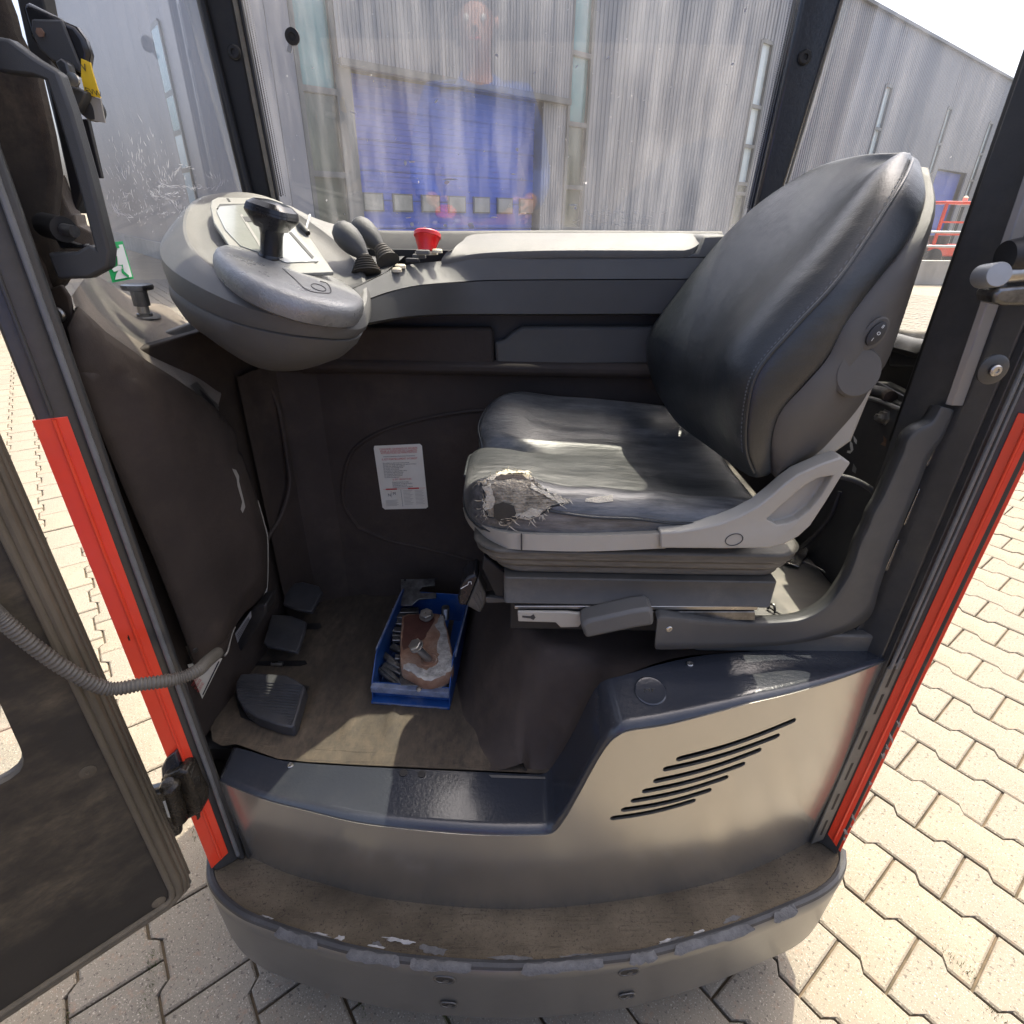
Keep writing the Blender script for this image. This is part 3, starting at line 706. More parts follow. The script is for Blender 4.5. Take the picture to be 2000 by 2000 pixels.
def seat_on(tree, u, v):
    d = ray(u, v).normalized(); h, n, i, _ = tree.ray_cast(O, d)
    if h is None: return None, None
    if n.dot(d) > 0: n = -n
    return h, n
h, n = seat_on(T_sill, 1270, 1350)
if h is None: h, n = P(1270, 1350, Z=.8), V(0, 0, 1)
plug = lathe('round_plug', h, n, [(.024, 0), (.024, .0018), (.022, .003), (.019, .0022), (0, .0022)], 'navy', truck, n=36)
text('embossed_mark', 'HP', h+n*.0022+V(-.011, -.005, 0), (1, .12, 0), (0, 1, 0), .016, 'panel', plug)
for u, v in [(567, 1495), (1347, 1297)]:
    h, n = seat_on(T_sill, u, v)
    if h is not None: screw('screw', h, n, .0055, 'panel', sill)
for u, v in [(788, 1510), (824, 1512)]:
    h, n = seat_on(T_sill, u, v)
    if h is not None: lathe('drain_hole', h+n*.0004, n, [(.007, 0), (.007, .0008), (0, .0008)], 'black', sill, n=14)
# white strip at the liner edge
slab('edge_strip', [P(955, 1514, Z=.568), P(1070, 1518, Z=.568), P(1070, 1522, Z=.568), P(960, 1519, Z=.568)], (0, 0, .001), 'plastic', truck, bevel=0)

# --- floor mat and seat platform as one moulded liner sheet each
YW = 1.143
fl_px = [(415, 1436), (418, 1455), (440, 1462), (464, 1456), (480, 1458)]
fx = P(415, 1440, Z=ZF).x
outline = [P(412, 1425, Z=ZF), P(416, 1450, Z=ZF), P(436, 1460, Z=ZF), P(462, 1456, Z=ZF)]+[p+V(0, .003, 0) for p in inl[2:]]
outline = [V(p.x, p.y, ZF+.004) for p in outline]+[V(.08, .66, ZF+.004), V(.04, YW, ZF+.004), V(-.56, YW, ZF+.004), V(-.57, .9, ZF+.004), V(-.555, .78, ZF+.004)]
floor = sheet('floor_mat', outline, 'floor', truck, lambda p: .0055*max(0, math.sin(p.x*80+.5*math.sin(p.y*9)))**2*sstep((p.x+.44)/.06)*sstep((p.y-.68)/.06), cell=.013, amp=.0002)
# platform heights: rises from the floor along a curved foot line
foot = [(.645, -.022), (.70, -.060), (.77, -.094), (.86, -.115), (.94, -.120), (1.2, -.118)]
def plat(x, y):
    xf = interp(y, foot); wdt = .17-.05*sstep((y-.62)/.2)
    if y < .72: wdt = .155
    t = (x-xf)/wdt
    z = ZF+(ZP-.012-ZF)*sstep(t)**.85
    return z
vs, fs = [], []; nx, ny = 90, 46
for j in range(ny+1):
    for i in range(nx+1):
        f = i/nx; y = .628+(YW+.01-.628)*(j/ny)
        x = interp(y, foot)-.004+f*(.70)
        yi = interp(x, itab)
        yy = yi+.004+(YW+.01-yi)*(j/ny)
        x = interp(yy, foot)-.004+f*.70
        zz = plat(x, yy)
        e_ = 1-sstep((yy-yi-.004)/.07); zz = zz*(1-e_)+(max(ZF, interp(x, iz)-.003) if x > .03 else ZF+.004+max(0, (zz-ZF))*.35)*e_
        vs.append(V(x, yy, zz))
for j in range(ny):
    for i in range(nx): a = j*(nx+1)+i; fs.append((a, a+1, a+nx+2, a+nx+1))
plat_o = obj('platform_liner', vs, fs, 'brown', truck, angle=80)
# --- walls of the cab inside
XL = -.60
wallb = box('rear_liner', (-.60, YW, .55), (.62, YW+.02, 1.17), 'brown', truck, bevel=.004)
ledge_ = box('liner_ledge', (-.60, YW-.035, 1.135), (.62, YW-.003, 1.165), 'brown', truck, bevel=.012)
# oval embossed bead
ov = [(700, 1030), (672, 985), (672, 930), (690, 880), (740, 845), (820, 820), (900, 805), (960, 800)]
tube('embossed_bead', [P(u, v, Y=YW-.0005) for u, v in ov], .0045, 'brown', wallb, n=8, res=50)
tube('embossed_bead', [P(u, v, Y=YW-.0005) for u, v in [(700, 1030), (760, 1055), (850, 1075), (940, 1100)]], .0045, 'brown', wallb, n=8, res=30)
# pads above the ledge
def padpoly(name, px, Y, m, off=.02, bev=.006):
    return slab(name, [P(u, v, Y=Y) for u, v in px], (0, off, 0), m, truck, bevel=bev)
padpoly('liner_pad', [(640, 640), (962, 640), (966, 716), (640, 732), (590, 732), (560, 700)], 1.115, 'brown')
padpoly('liner_pad', [(969, 716), (966, 668), (985, 664), (1000, 650), (1020, 638), (1300, 638), (1300, 712)], 1.118, 'fascia2')
box('rear_liner_upper', (-.6, YW+.001, 1.17), (.62, YW+.02, 1.36), 'black', truck, bevel=0)
# front bulkhead (left)
bulk = slab('front_bulkhead', [V(-.505, YW, .56), V(-.505, YW, 1.24), V(-.56, .70, 1.24), V(-.56, .70, .56)], (-.02, 0, 0), 'brown', truck, bevel=.003)
tube('liner_seam', [P(522, 744, X=-.49), P(545, 800, Y=1.10), P(562, 900, Y=1.09), P(566, 950, Y=1.08), P(548, 1010, Y=1.05), P(520, 1060, Y=1.0), P(518, 1130, Y=1.0)], .005, 'brown', truck, res=40, n=8)
fillet = loft('corner_fillet', [[V(-.505, YW-.13, z), V(-.50, YW-.08, z), V(-.475, YW-.03, z), V(-.40, YW+.002, z)] for z in (.56, .8, 1.0, 1.15)], 'brown', truck, closed=False)
h = P(597, 961, Y=YW); screw('screw', h, (0, -1, 0), .008, 'panel', wallb)
h = P(552, 1120, Y=YW-.02)
for (u, v, r) in [(555, 1115, .022), (610, 1110, .018)]:
    h = P(u, v, Y=YW-.001); lathe('moulded_dimple', h, (0, -1, 0), [(r, 0), (r*.9, .006), (r*.65, .004), (r*.5, .001), (0, .001)], 'brown', wallb, n=24)

M['channel'] = mat('worn_channel_paint', (.17, .165, .145), .45, metal=.3, var=.3, vscale=20, dust=.4, dustcol=(.3, .27, .22), dscale=12)
# --- door jambs (upright pillars) from their plan outlines
def up(name, plan, z0, z1, m, parent, **k):
    return slab(name, [V(x, y, z0) for x, y in plan], (0, 0, z1-z0), m, parent, **k)
jl = [P(u, v, Z=.36) for u, v in ((415, 1690), (449, 1673), (462, 1668), (470, 1666), (482, 1666))]
planL = [(jl[0].x, jl[0].y), (jl[1].x, jl[1].y), (jl[2].x-.002, jl[2].y+.004), (jl[3].x-.003, jl[3].y-.003), (jl[3].x+.004, jl[3].y+.004), (jl[3].x-.004, jl[3].y+.016), (jl[0].x-.01, jl[0].y+.10), (jl[0].x-.03, jl[0].y+.04)]
jambL = up('door_pillar', planL, .34, 2.25, 'char', truck, bevel=.003)
slab('pillar_foot_channel', [V(jl[3].x+.005, jl[3].y+.004, .342), V(jl[4].x+.002, jl[4].y-.002, .342), V(jl[4].x-.002, jl[4].y+.0, .50), V(jl[3].x+.006, jl[3].y+.006, .565)], (0, .02, 0), 'char', jambL, bevel=.002)
def offs(p, q, d):
    t = (q-p).normalized(); n = V(t.y, -t.x, 0); return n*d
o1 = offs(jl[0], jl[1], .0022)
a, b = V(jl[0].x, jl[0].y, 0), V(jl[1].x, jl[1].y, 0)
redL = slab('red_strip', [a+o1*1.0+V(-.004, 0, .352), b+o1*1.0+V(.0, 0, .375), b+o1*1.0+V(0, 0, 1.208), a+o1*1.0+V(-.004, 0, 1.208)], -o1*.8, 'red', jambL, bevel=.0006)
tube('red_bead', [a*.45+b*.55+o1*1.1+V(0, 0, z) for z in (.37, 1.207)], .0022, 'red', jambL, n=8)
tube('grey_bead', [a*.45+b*.55+o1*1.0+V(0, 0, z) for z in (1.212, 2.1)], .0022, 'char', jambL, n=8)
M['lipgrey'] = mat('pale_grey_edge', (.16, .165, .165), .42, var=.3, vscale=30, dust=.3)
tube('pillar_ridge', [V(jl[3].x-.003, jl[3].y-.004, z) for z in (.36, 2.1)], .0035, 'lipgrey', jambL, n=8)  # ridge highlight put into a paler grey than the pillar
jr = [P(u, v, Z=.36) for u, v in ((1640, 1658), (1613, 1637), (1604, 1636), (1596, 1637), (1586, 1637))]
planR = [(jr[0].x, jr[0].y), (jr[0].x+.03, jr[0].y+.04), (jr[0].x+.01, jr[0].y+.14), (jr[4].x-.01, jr[4].y+.10), (jr[4].x, jr[4].y), (jr[3].x, jr[3].y+.008), (jr[2].x, jr[2].y+.004), (jr[1].x, jr[1].y)]
jambR = up('door_pillar', planR, .34, 2.25, 'char', truck, bevel=.0025)
a, b = V(jr[1].x, jr[1].y, 0), V(jr[0].x, jr[0].y, 0); o2 = offs(a, b, .0022)
if o2.y > 0: o2 = -o2
redR = slab('red_strip', [a+o2+V(0, 0, .375), b+o2+V(.004, 0, .352), b+o2+V(.004, 0, 1.215), a+o2+V(0, 0, 1.215)], -o2*.8, 'red', jambR, bevel=.0006)
o3 = V(jr[0].x+.03, jr[0].y+.04, 0); n3 = V(.8, -.6, 0)*.0015
slab('red_strip', [b+n3+V(.002, 0, .36), o3+n3+V(0, 0, .36), o3+n3+V(0, 0, 1.215), b+n3+V(.002, 0, 1.215)], -n3*.7, 'red', jambR, bevel=.0004)
tube('red_bead', [a*.5+b*.5+o2*1.1+V(0, 0, z) for z in (.37, 1.213)], .0022, 'red', jambR, n=8)
ch0, ch1 = V(jr[4].x+.001, jr[4].y-.003, 0), V(jr[1].x-.006, jr[1].y-.003, 0)
chan = slab('pillar_channel', [ch0+V(0, 0, .345), ch1+V(0, 0, .36), ch1+V(0, 0, .82), ch0+V(0, 0, .80)], (0, .004, 0), 'channel', jambR, bevel=.0012)
cd_ = (ch1-ch0)
for k, z in enumerate([.375, .452, .535, .615, .70, .76]):
    p = ch0+cd_*.42+V(0, -.0004, z); q2 = ch0+cd_*.62+V(0, -.0004, z)
    slab('slot_mark', [p, q2, q2+V(0, 0, .045), p+V(0, 0, .045)], (0, .0003, 0), 'black', jambR, bevel=0)
# inner faces running back to the liners
innerR = slab('pillar_return', [V(jr[4].x-.004, jr[4].y+.01, .79), V(jr[4].x-.004, jr[4].y+.01, 2.25), V(jr[4].x-.055, jr[4].y+.09, 2.25), V(jr[4].x-.055, jr[4].y+.09, .79)], (.012, .006, 0), 'char', truck, bevel=.002)
# light seal line on the right pillar
tube('pillar_bead', [V(jr[4].x+.004, jr[4].y-.004, z) for z in (.8, 2.1)], .0028, 'lipgrey', jambR, n=8)
tube('pillar_bead', [V(jr[4].x+.014, jr[4].y-.002, z) for z in (.8, 2.1)], .0022, 'lipgrey', jambR, n=8)
# --- rear corner posts, roof and glass
def post(name, tl, tr, bl, br, Y, m, z0=1.36, z1=2.25, dep=.045):
    L0, L1 = P(*bl, Y=Y), P(*tl, Y=Y); R0, R1 = P(*br, Y=Y), P(*tr, Y=Y)
    f = lambda a, b, z: a+(b-a)*((z-a.z)/(b.z-a.z))
    return slab(name, [f(L0, L1, z0), f(R0, R1, z0), f(R0, R1, z1), f(L0, L1, z1)], (0, dep, 0), m, truck, bevel=.006)
pl = post('corner_post', (380, 0), (455, 0), (471, 377), (530, 384), 1.19, 'black')
pr = post('corner_post', (1566, 0), (1648, 0), (1474, 409), (1540, 344), 1.19, 'navy')
M['sealgrey'] = mat('grey_seal_edge', (.20, .18, .14), .6, var=.3, vscale=30)
def edge(a, b, Y, r, m, par, z0=1.37, z1=2.24):
    A, B = P(*a, Y=Y), P(*b, Y=Y); g = lambda z: B+(A-B)*((z-B.z)/(A.z-B.z)); tube('seal_edge', [g(z0), g(z1)], r, m, par, n=8)
edge((459, 0), (534, 382), 1.186, .0045, 'sealgrey', pl); edge((468, 0), (541, 384), 1.188, .004, 'black', pl)
edge((1645, 0), (1541, 344), 1.186, .0025, 'sealgrey', pl)
edge((395, 0), (488, 377), 1.186, .006, 'black', pl)
for u, v, pp in [(458, 102, pl), (1571, 112, pr)]:
    screw('screw', P(u, v, Y=1.189), (0, -1, 0), .011, 'black', pp)
roof = box('cab_roof', (-.60, .64, 2.25), (.66, 1.25, 2.30), 'char', truck, bevel=.02)
# rear window (leaning a little) and the two side windows
gz0, gz1 = 1.375, 2.249
rg = loft('rear_window', [[V(-.53, 1.238, gz0), V(.50, 1.238, gz0), V(.50, 1.242, gz0), V(-.53, 1.242, gz0)], [V(-.555, 1.187, 1.80), V(.54, 1.187, 1.80), V(.54, 1.191, 1.80), V(-.555, 1.191, 1.80)], [V(-.60, 1.187, gz1), V(.58, 1.187, gz1), V(.58, 1.191, gz1), V(-.60, 1.191, gz1)]], 'glass', truck, smooth=False)
fg = slab('front_window', [V(-.578, .70, 1.24), V(-.507, 1.20, 1.24), V(-.525, 1.20, 2.249), V(-.60, .70, 2.249)], (-.004, 0, 0), 'glass', truck, bevel=0)
sg = slab('side_window', [V(.505, 1.20, 1.25), V(.60, .80, 1.25), V(.62, .80, 2.249), V(.545, 1.20, 2.249)], (.004, 0, 0), 'glass2', truck, bevel=0)
# perforated print edge of the glass: rows of dots along the posts
M['dot'] = mat('glass_print_dots', (.02, .02, .025), .6)
def dots(name, a, b, Y, cols_, rows, dx, m='dot', sgn=1):
    A, B = P(*a, Y=Y), P(*b, Y=Y); vs, fs = [], []; N = rows; st = (B-A)/N
    for i in range(N):
        for c in range(cols_):
            r = .0021*(1-c/(cols_+1)); p = A+st*(i+.5*(c % 2))+V(sgn*c*dx, -.0008, 0); b0 = len(vs)
            for k in range(6): vs.append(p+V(r*math.cos(k*1.047), 0, r*math.sin(k*1.047)))
            fs.append(tuple(b0+k for k in range(6)))
    o = obj(name, vs, fs, m, rg, smooth=False); return o
dots('print_dots', (472, 0), (545, 384), 1.206, 4, 90, .0042)
dots('print_dots', (1560, 0), (1467, 409), 1.206, 4, 95, .0042, sgn=-1)
# outer body panels below the windows
box('rear_body_panel', (-.60, 1.243, .25), (.64, 1.27, 1.372), 'char', truck, bevel=.01)
slab('front_body_panel', [V(-.585, .70, .34), V(-.60, 1.25, .34), V(-.60, 1.25, 1.235), V(-.585, .70, 1.235)], (-.012, 0, 0), 'char', truck, bevel=.004)
slab('side_body_panel', [V(.66, .80, .34), V(.655, 1.25, .34), V(.655, 1.25, 1.235), V(.66, .80, 1.235)], (.012, 0, 0), 'char', truck, bevel=.004)
box('chassis', (-.58, .80, .16), (.64, 1.25, .33), 'char', truck, bevel=.01)
box('under_floor', (-.58, .70, .52), (.62, 1.23, .548), 'black', truck, bevel=0)
for x in (-.35, .4): lathe('wheel', (x, 1.02, .16), (1, 0, 0), [(.09, 0), (.158, .015), (.158, .085), (.09, .1)], 'black', truck, n=28)

# ================================================================== STEERING POD
def ring8(pts, n=56): return cr([P(u, v, Y=y) for u, v, y in pts], n, True)
r_rim = ring8([(376, 394, 1.06), (470, 375, 1.12), (560, 402, 1.13), (690, 500, 1.0), (711, 600, .85), (600, 585, .765), (445, 545, .80), (362, 468, .92)])
r_belt = ring8([(345, 432, 1.05), (450, 385, 1.14), (572, 420, 1.145), (700, 520, 1.0), (718, 634, .84), (600, 628, .745), (440, 585, .765), (316, 505, .91)])
r_seam = ring8([(345, 500, 1.03), (450, 450, 1.14), (570, 480, 1.145), (690, 560, 1.0), (706, 650, .845), (600, 657, .75), (440, 622, .772), (333, 560, .89)])
r_low = ring8([(400, 570, 1.02), (480, 520, 1.10), (560, 540, 1.12), (640, 610, 1.0), (648, 695, .87), (570, 722, .81), (472, 702, .83), (385, 632, .91)])
r_bot = ring8([(460, 610, 1.0), (500, 590, 1.05), (560, 600, 1.05), (600, 640, .98), (600, 706, .91), (555, 722, .87), (500, 712, .88), (450, 670, .93)])
def mixr(a, b, t, out=0):
    c = sum((p for p in a), V(0, 0, 0))/len(a)
    return [p*(1-t)+q*t+(((p*(1-t)+q*t)-c).normalized()*out) for p, q in zip(a, b)]
def scl(r, k, dz=0):
    c = sum(r, V(0, 0, 0))/len(r); return [c+(p-c)*k+V(0, 0, dz) for p in r]
pod = empty('steering_console', P(560, 700, Y=.95), truck)
seam2 = scl(r_seam, .992)
pod_top = loft('console_shell', [scl(r_rim, .80, -.010), scl(r_rim, .90, -.006), scl(r_rim, .965, 0), r_rim, mixr(r_rim, r_belt, .35, .003), r_belt, mixr(r_belt, r_seam, .5, .002), r_seam, seam2, scl(r_seam, .97, -.001)], 'plastic', pod, cap1=False, angle=30)
pod_low = loft('console_underside', [scl(r_seam, .985, -.0015), scl(r_seam, .998, -.003), mixr(r_seam, r_low, .3, .010), mixr(r_seam, r_low, .65, .010), r_low, mixr(r_low, r_bot, .6, .004), r_bot], 'plastic', pod, cap0=False, angle=60)
T_pod = bvh_of(pod_top)
# display bezel and screen lying on the top of the pod
M['bezel'] = mat('console_bezel', (.24, .235, .21), .45, var=.1, vscale=8, bump=.2, bscale=1200, dust=.3, dustcol=(.4, .36, .28), dscale=8)
def pp(u, v): return onplane(u, v, PC, PN)
PA, PB_, PC_ = P(412, 401, Y=1.04), P(560, 408, Y=1.10), P(452, 500, Y=.885)
PN = (PB_-PA).cross(PC_-PA).normalized(); PC = PA+(V(0, 0, .002))
if PN.z < 0: PN = -PN
bz = [(411, 408), (414, 396), (426, 390), (533, 392), (552, 400), (600, 460), (652, 536), (560, 540), (449, 487), (418, 440)]
bezel = slab('display_bezel', [pp(u, v)+PN*.004 for u, v in bz], -PN*.006, 'bezel', pod, bevel=.0015)
bz2 = [(424, 420), (430, 410), (490, 405), (530, 408), (560, 435), (622, 517), (560, 520), (470, 487), (440, 455)]
slab('display_recess', [pp(u, v)+PN*.0052 for u, v in [(424, 414), (430, 405), (530, 403), (622, 517), (616, 520), (528, 409)]], -PN*.001, 'blackprint', bezel, bevel=0)
slab('display_screen', [pp(u, v)+PN*.0055 for u, v in bz2], -PN*.0012, 'screen', pod, bevel=.0004)
slab('display_divider', [pp(u, v)+PN*.0062 for u, v in [(470, 428), (474, 426), (520, 500), (514, 500)]], -PN*.0006, 'bezel', pod, bevel=0)
slab('display_window', [pp(u, v)+PN*.0063 for u, v in [(474, 431), (495, 431), (500, 441), (480, 441)]], -PN*.0006, 'blackprint', pod, bevel=0)
slab('display_slot', [pp(u, v)+PN*.0063 for u, v in [(565, 462), (569, 460), (613, 509), (610, 513)]], -PN*.0006, 'black', pod, bevel=0)
for (u, v) in [(446, 396), (519, 398)]: slab('clip_slot', [pp(u-3, v-3)+PN*.0048, pp(u+1, v-3)+PN*.0048, pp(u+5, v+3)+PN*.0048, pp(u+1, v+3)+PN*.0048], -PN*.0008, 'black', pod, bevel=0)
# stalk and key
tube('indicator_stalk', [pp(578, 438)+PN*.006, pp(590, 455)+PN*.010, pp(602, 466)+PN*.008], [.003, .0045, .004], 'black', pod, res=12)
key = empty('key', pp(600, 450), pod)
tube('key_blade', [pp(598, 452)+PN*.004, pp(606, 440)+PN*.016], .0022, 'steel', key, n=8)
lathe('key_collar', pp(596, 455)+PN*.002, PN, [(.006, 0), (.006, .003), (.003, .004), (0, .004)], 'steel', key, n=16)
# steering disc
dpts = [(416, 500, .84), (440, 482, .90), (500, 493, .95), (556, 511, .965), (626, 532, .955), (673, 556, .93), (703, 584, .88), (711, 602, .83), (690, 612, .77), (626, 601, .725), (556, 578, .71), (486, 546, .725), (436, 520, .775)]
dr = cr([P(u, v, Y=y) for u, v, y in dpts], 64, True)
dc = sum(dr, V(0, 0, 0))/64
dn = V(0, 0, 0)
for i in range(64): dn += (dr[i]-dc).cross(dr[(i+1) % 64]-dc)
dn.normalize()
if dn.z < 0: dn = -dn
dr = [p-dn*((p-dc).dot(dn)) for p in dr]
ds = lambda k, h: [dc+(p-dc)*k+dn*h for p in dr]
wheel = loft('steering_disc', [ds(.90, -.026), ds(.97, -.022), ds(1.0, -.012), ds(1.0, -.004), ds(.975, .003), ds(.93, .0065), ds(.80, .0075), ds(.6, .007)], 'disc', pod, angle=40)
T_disc = bvh_of(wheel)
lathe('steering_hub', dc-dn*.045, dn, [(.05, 0), (.05, .03)], 'black', pod)
# recessed teardrop cover line
td = [(552, 525), (575, 545), (600, 567), (630, 573), (646, 571), (640, 555), (625, 550), (610, 552)]
tdl = []
for p in cr([V(u, v, 0) for u, v in td[:7]], 26):
    h, n = seat_on(T_disc, p.x, p.y)
    if h is not None: tdl.append(h+n*.0003)
if len(tdl) > 3: tube('cover_seam', tdl, .0009, 'blackprint', wheel, n=6)
tdl = []
for k in range(24):
    a = k/24*2*math.pi; h, n = seat_on(T_disc, 622+14*math.cos(a)+3*math.sin(a), 562+6.5*math.sin(a)+3*math.cos(a))
    if h is not None: tdl.append(h+n*.0003)
if len(tdl) > 5: tube('cover_seam', tdl, .0008, 'blackprint', wheel, n=6, closed=True)
# knob
M['gloss'] = mat('glossy_black_plastic', (.016, .016, .018), .22, var=.3, vscale=30, rvar=.06, dust=.12, dustcol=(.2, .18, .15), dscale=30)
kb, _ = seat_on(T_disc, 530, 505)
kh = P(531, 428, Y=kb.y-.002); ka = (kh-kb).normalized()
lathe('knob_collar', kb-ka*.003, ka, [(.0185, 0), (.0185, .006), (.017, .009), (.012, .009)], 'gloss', wheel, n=32)
lathe('knob_stem', kb+ka*.004, ka, [(.0160, 0), (.0155, .012), (.0155, .028), (.0175, .036), (.0235, .044)], 'gloss', wheel, n=32)
hx = V(.93, -.25, -.28).normalized(); hx = (hx-ka*hx.dot(ka)*.55).normalized(); hn = hx.cross(V(0, 1, 0)).normalized(); hn = -hn if hn.z < 0 else hn; hy = hn.cross(hx)
hc = kb+ka*.058
def oct_(rx, ry, h, n=8):
    out = []
    for k in range(32):
        a = 2*math.pi*k/32; c, s = math.cos(a), math.sin(a); q = (abs(c)**4+abs(s)**4)**-.25
        out.append(hc+hx*c*q*rx+hy*s*q*ry+hn*h)
    return out
loft('knob_head', [oct_(.020, .018, -.018), oct_(.026, .023, -.010), oct_(.0325, .027, -.002), oct_(.0335, .028, .001), oct_(.0325, .027, .004), oct_(.033, .0275, .0045), oct_(.031, .026, .010), oct_(.023, .019, .016), oct_(.010, .008, .0185)], 'gloss', wheel, angle=25)

# ================================================================== DASH
def row(pts, n=60): return cr([P(u, v, Y=y) for u, v, y in pts], n)
e_back = row([(560, 402, 1.19), (604, 424, 1.195), (650, 439, 1.2), (690, 446, 1.2), (745, 451, 1.2), (900, 452, 1.2), (1100, 451, 1.2), (1410, 453, 1.2)])
e_mid = row([(600, 470, 1.10), (640, 520, 1.02), (655, 545, .97), (694, 556, .92), (781, 517, .98), (853, 506, 1.09), (998, 500, 1.10), (1392, 502, 1.10)])
b1 = row([(655, 560, .90), (675, 566, .895), (694, 562, .895), (738, 541, .95), (781, 521, 1.0), (855, 511, 1.075), (998, 504, 1.10), (1392, 504, 1.10)])
b2 = row([(668, 600, .885), (685, 597, .885), (709, 588, .89), (755, 571, .945), (817, 557, 1.0), (900, 550, 1.07), (998, 546, 1.095), (1392, 544, 1.095)])
b3 = row([(680, 640, .89), (700, 634, .89), (716, 631, .89), (765, 622, .945), (817, 616, 1.0), (900, 613, 1.07), (1071, 613, 1.095), (1392, 612, 1.095)])
b4 = [V(p.x, max(p.y+.03, 1.1415), p.z-.006) for p in b3]
def shift(r, d): return [p+Vector(d) for p in r]
def strip(name, rows, m, par, **k): return loft(name, rows, m, par, closed=False, **k)
dash = empty('dashboard', P(1050, 620, Y=1.0), truck)
strip('upper_fascia', [shift(b1, (0, .012, -.001)), shift(b1, (0, .003, 0)), b1, mixr(b1, b2, .5, 0), b2, shift(b2, (0, .006, 0))], 'fascia', dash, angle=40)
strip('lower_fascia', [shift(b2, (0, .006, -.0015)), shift(b2, (0, .001, -.002)), mixr(b2, b3, .5, 0), b3, shift(b3, (0, .02, -.006)), b4], 'fascia2', dash, angle=40)
# tray carrying the levers, falling back to the upright rear wall of the dash
n60 = 60
tray_f = shift(b1, (0, .004, .001))
tray_b = [V(p.x, 1.175, 1.352) for p in b1]
strip('control_tray', [tray_f[:30], mixr(tray_f, tray_b, .35)[:30], mixr(tray_f, tray_b, .7)[:30], tray_b[:30]], 'fascia2', dash)
tb2 = [V(p.x, 1.178, 1.345) for p in e_back]; 
strip('rear_dash_wall', [shift(e_back, (0, .02, .0)), shift(e_back, (0, 0, .001)), shift(e_back, (0, -.007, -.004)), shift(tb2, (0, -.004, 0))], 'plastic', dash)
# smooth lid of the storage compartment
lid_f = [P(u, v, Y=y) for u, v, y in [(862, 508, 1.075), (900, 500, 1.09), (962, 493, 1.098), (1100, 489, 1.098), (1300, 489, 1.098), (1345, 487, 1.10), (1374, 470, 1.115)]]
lid_b = [P(u, v, Y=y) for u, v, y in [(882, 488, 1.09), (902, 472, 1.14), (935, 457, 1.185), (1100, 455, 1.19), (1300, 455, 1.19), (1345, 456, 1.19), (1374, 458, 1.19)]]
lf, lb = cr(lid_f, 50), cr(lid_b, 50)
lid = strip('storage_lid', [shift(lf, (0, .001, -.012)), shift(lf, (0, -.001, -.004)), lf, shift(mixr(lf, lb, .08), (0, 0, .002)), shift(mixr(lf, lb, .5), (0, 0, .004)), lb, shift(lb, (0, .01, -.01))], 'plastic', dash)
slab('dash_end', [P(1372, 460, Y=1.11), P(1420, 458, Y=1.11), P(1420, 504, Y=1.10), P(1330, 504, Y=1.10), P(1360, 492, Y=1.10)], (0, .08, 0), 'fascia', dash, bevel=.006)
# ribs of the console side rising behind the pod (back wall, inside)
strip('console_wing', [[P(512, 384, Y=1.16), P(560, 402, Y=1.175), P(610, 425, Y=1.185), P(660, 442, Y=1.19), P(690, 448, Y=1.19)], [P(560, 430, Y=1.13), P(600, 455, Y=1.12), P(640, 480, Y=1.11), P(680, 500, Y=1.12), P(700, 500, Y=1.14)], [P(600, 500, Y=1.04), P(640, 540, Y=.98), P(672, 560, Y=.93), P(700, 556, Y=.94), P(712, 540, Y=1.0)]], 'plastic', dash, sub=2, solid=.003)
# levers
for (u0, v0, y0, u1, v1, y1, hu, hv, ns, tl) in [(716, 534, .965, 711, 499, .975, 692, 478, 6, 'lever'), (758, 512, 1.04, 742, 482, 1.06, 728, 468, 5, 'lever')]:
    lv = empty('control_lever', P(u0, v0, Y=y0), dash)
    a, b, c = P(u0, v0, Y=y0), P(u1, v1, Y=y1), P(hu, hv, Y=y1+.006)
    ax = (b-a); L = ax.length; kr = 1.0 if u0 < 740 else .82; prof = [(.021, 0)]
    for k in range(ns):
        r0 = (.0235-.0022*k)*kr; prof += [(r0*.72, (k+.05)/ns*L*.95), (r0, (k+.35)/ns*L*.95), (r0, (k+.55)/ns*L*.95), (r0*.72, (k+.9)/ns*L*.95)]
    prof += [(.010, L*.97), (.007, L*1.05)]
    lathe('rubber_boot', a, ax, prof, 'boot' if 'boot' in M else 'bellows', lv, n=28)
    ax2 = (c-b).normalized()
    lathe('lever_knob', b, ax2, [(.007, -.004), (.0095, .002), (.0145, .012), (.0185, .024), (.0200, .036), (.0190, .047), (.0150, .056), (.0085, .0615), (0, .063)], 'fascia2', lv, n=32)
# emergency stop, switches, buttons
eb = P(833, 492, Y=1.075); et = P(834, 462, Y=1.08)
es = lathe('emergency_stop_button', eb, (et-eb)+V(0, .004, 0), [(.0145, 0), (.015, .004), (.0185, .014), (.0215, .023), (.0235, .0245), (.0235, .030), (.0215, .032), (0, .0322)], 'redplastic', dash, n=36)
lathe('button_collar', eb+V(0, 0, -.004), (0, 0, 1), [(.02, 0), (.02, .004), (.012, .006)], 'beige', dash, n=24)
for (u, v, y, rx, m_) in [(782, 520, 1.0, .009, 'beige'), (775, 527, .985, .008, 'beige'), (854, 490, 1.06, .009, 'beige'), (818, 490, 1.09, .004, 'beige')]:
    lathe('push_button', P(u, v, Y=y)-V(0, 0, .003), (0, 0, 1), [(rx, 0), (rx, .004), (rx*.8, .006), (0, .0065)], m_, dash, n=20)
for (u, v, y, m_) in [(806, 508, 1.02, 'black'), (819, 500, 1.045, 'plastic'), (826, 492, 1.03, 'plastic')]:
    c = P(u, v, Y=y); box('rocker_switch', (c.x-.011, c.y-.007, c.z-.004), (c.x+.011, c.y+.007, c.z+.003), m_, dash, bevel=.0015)

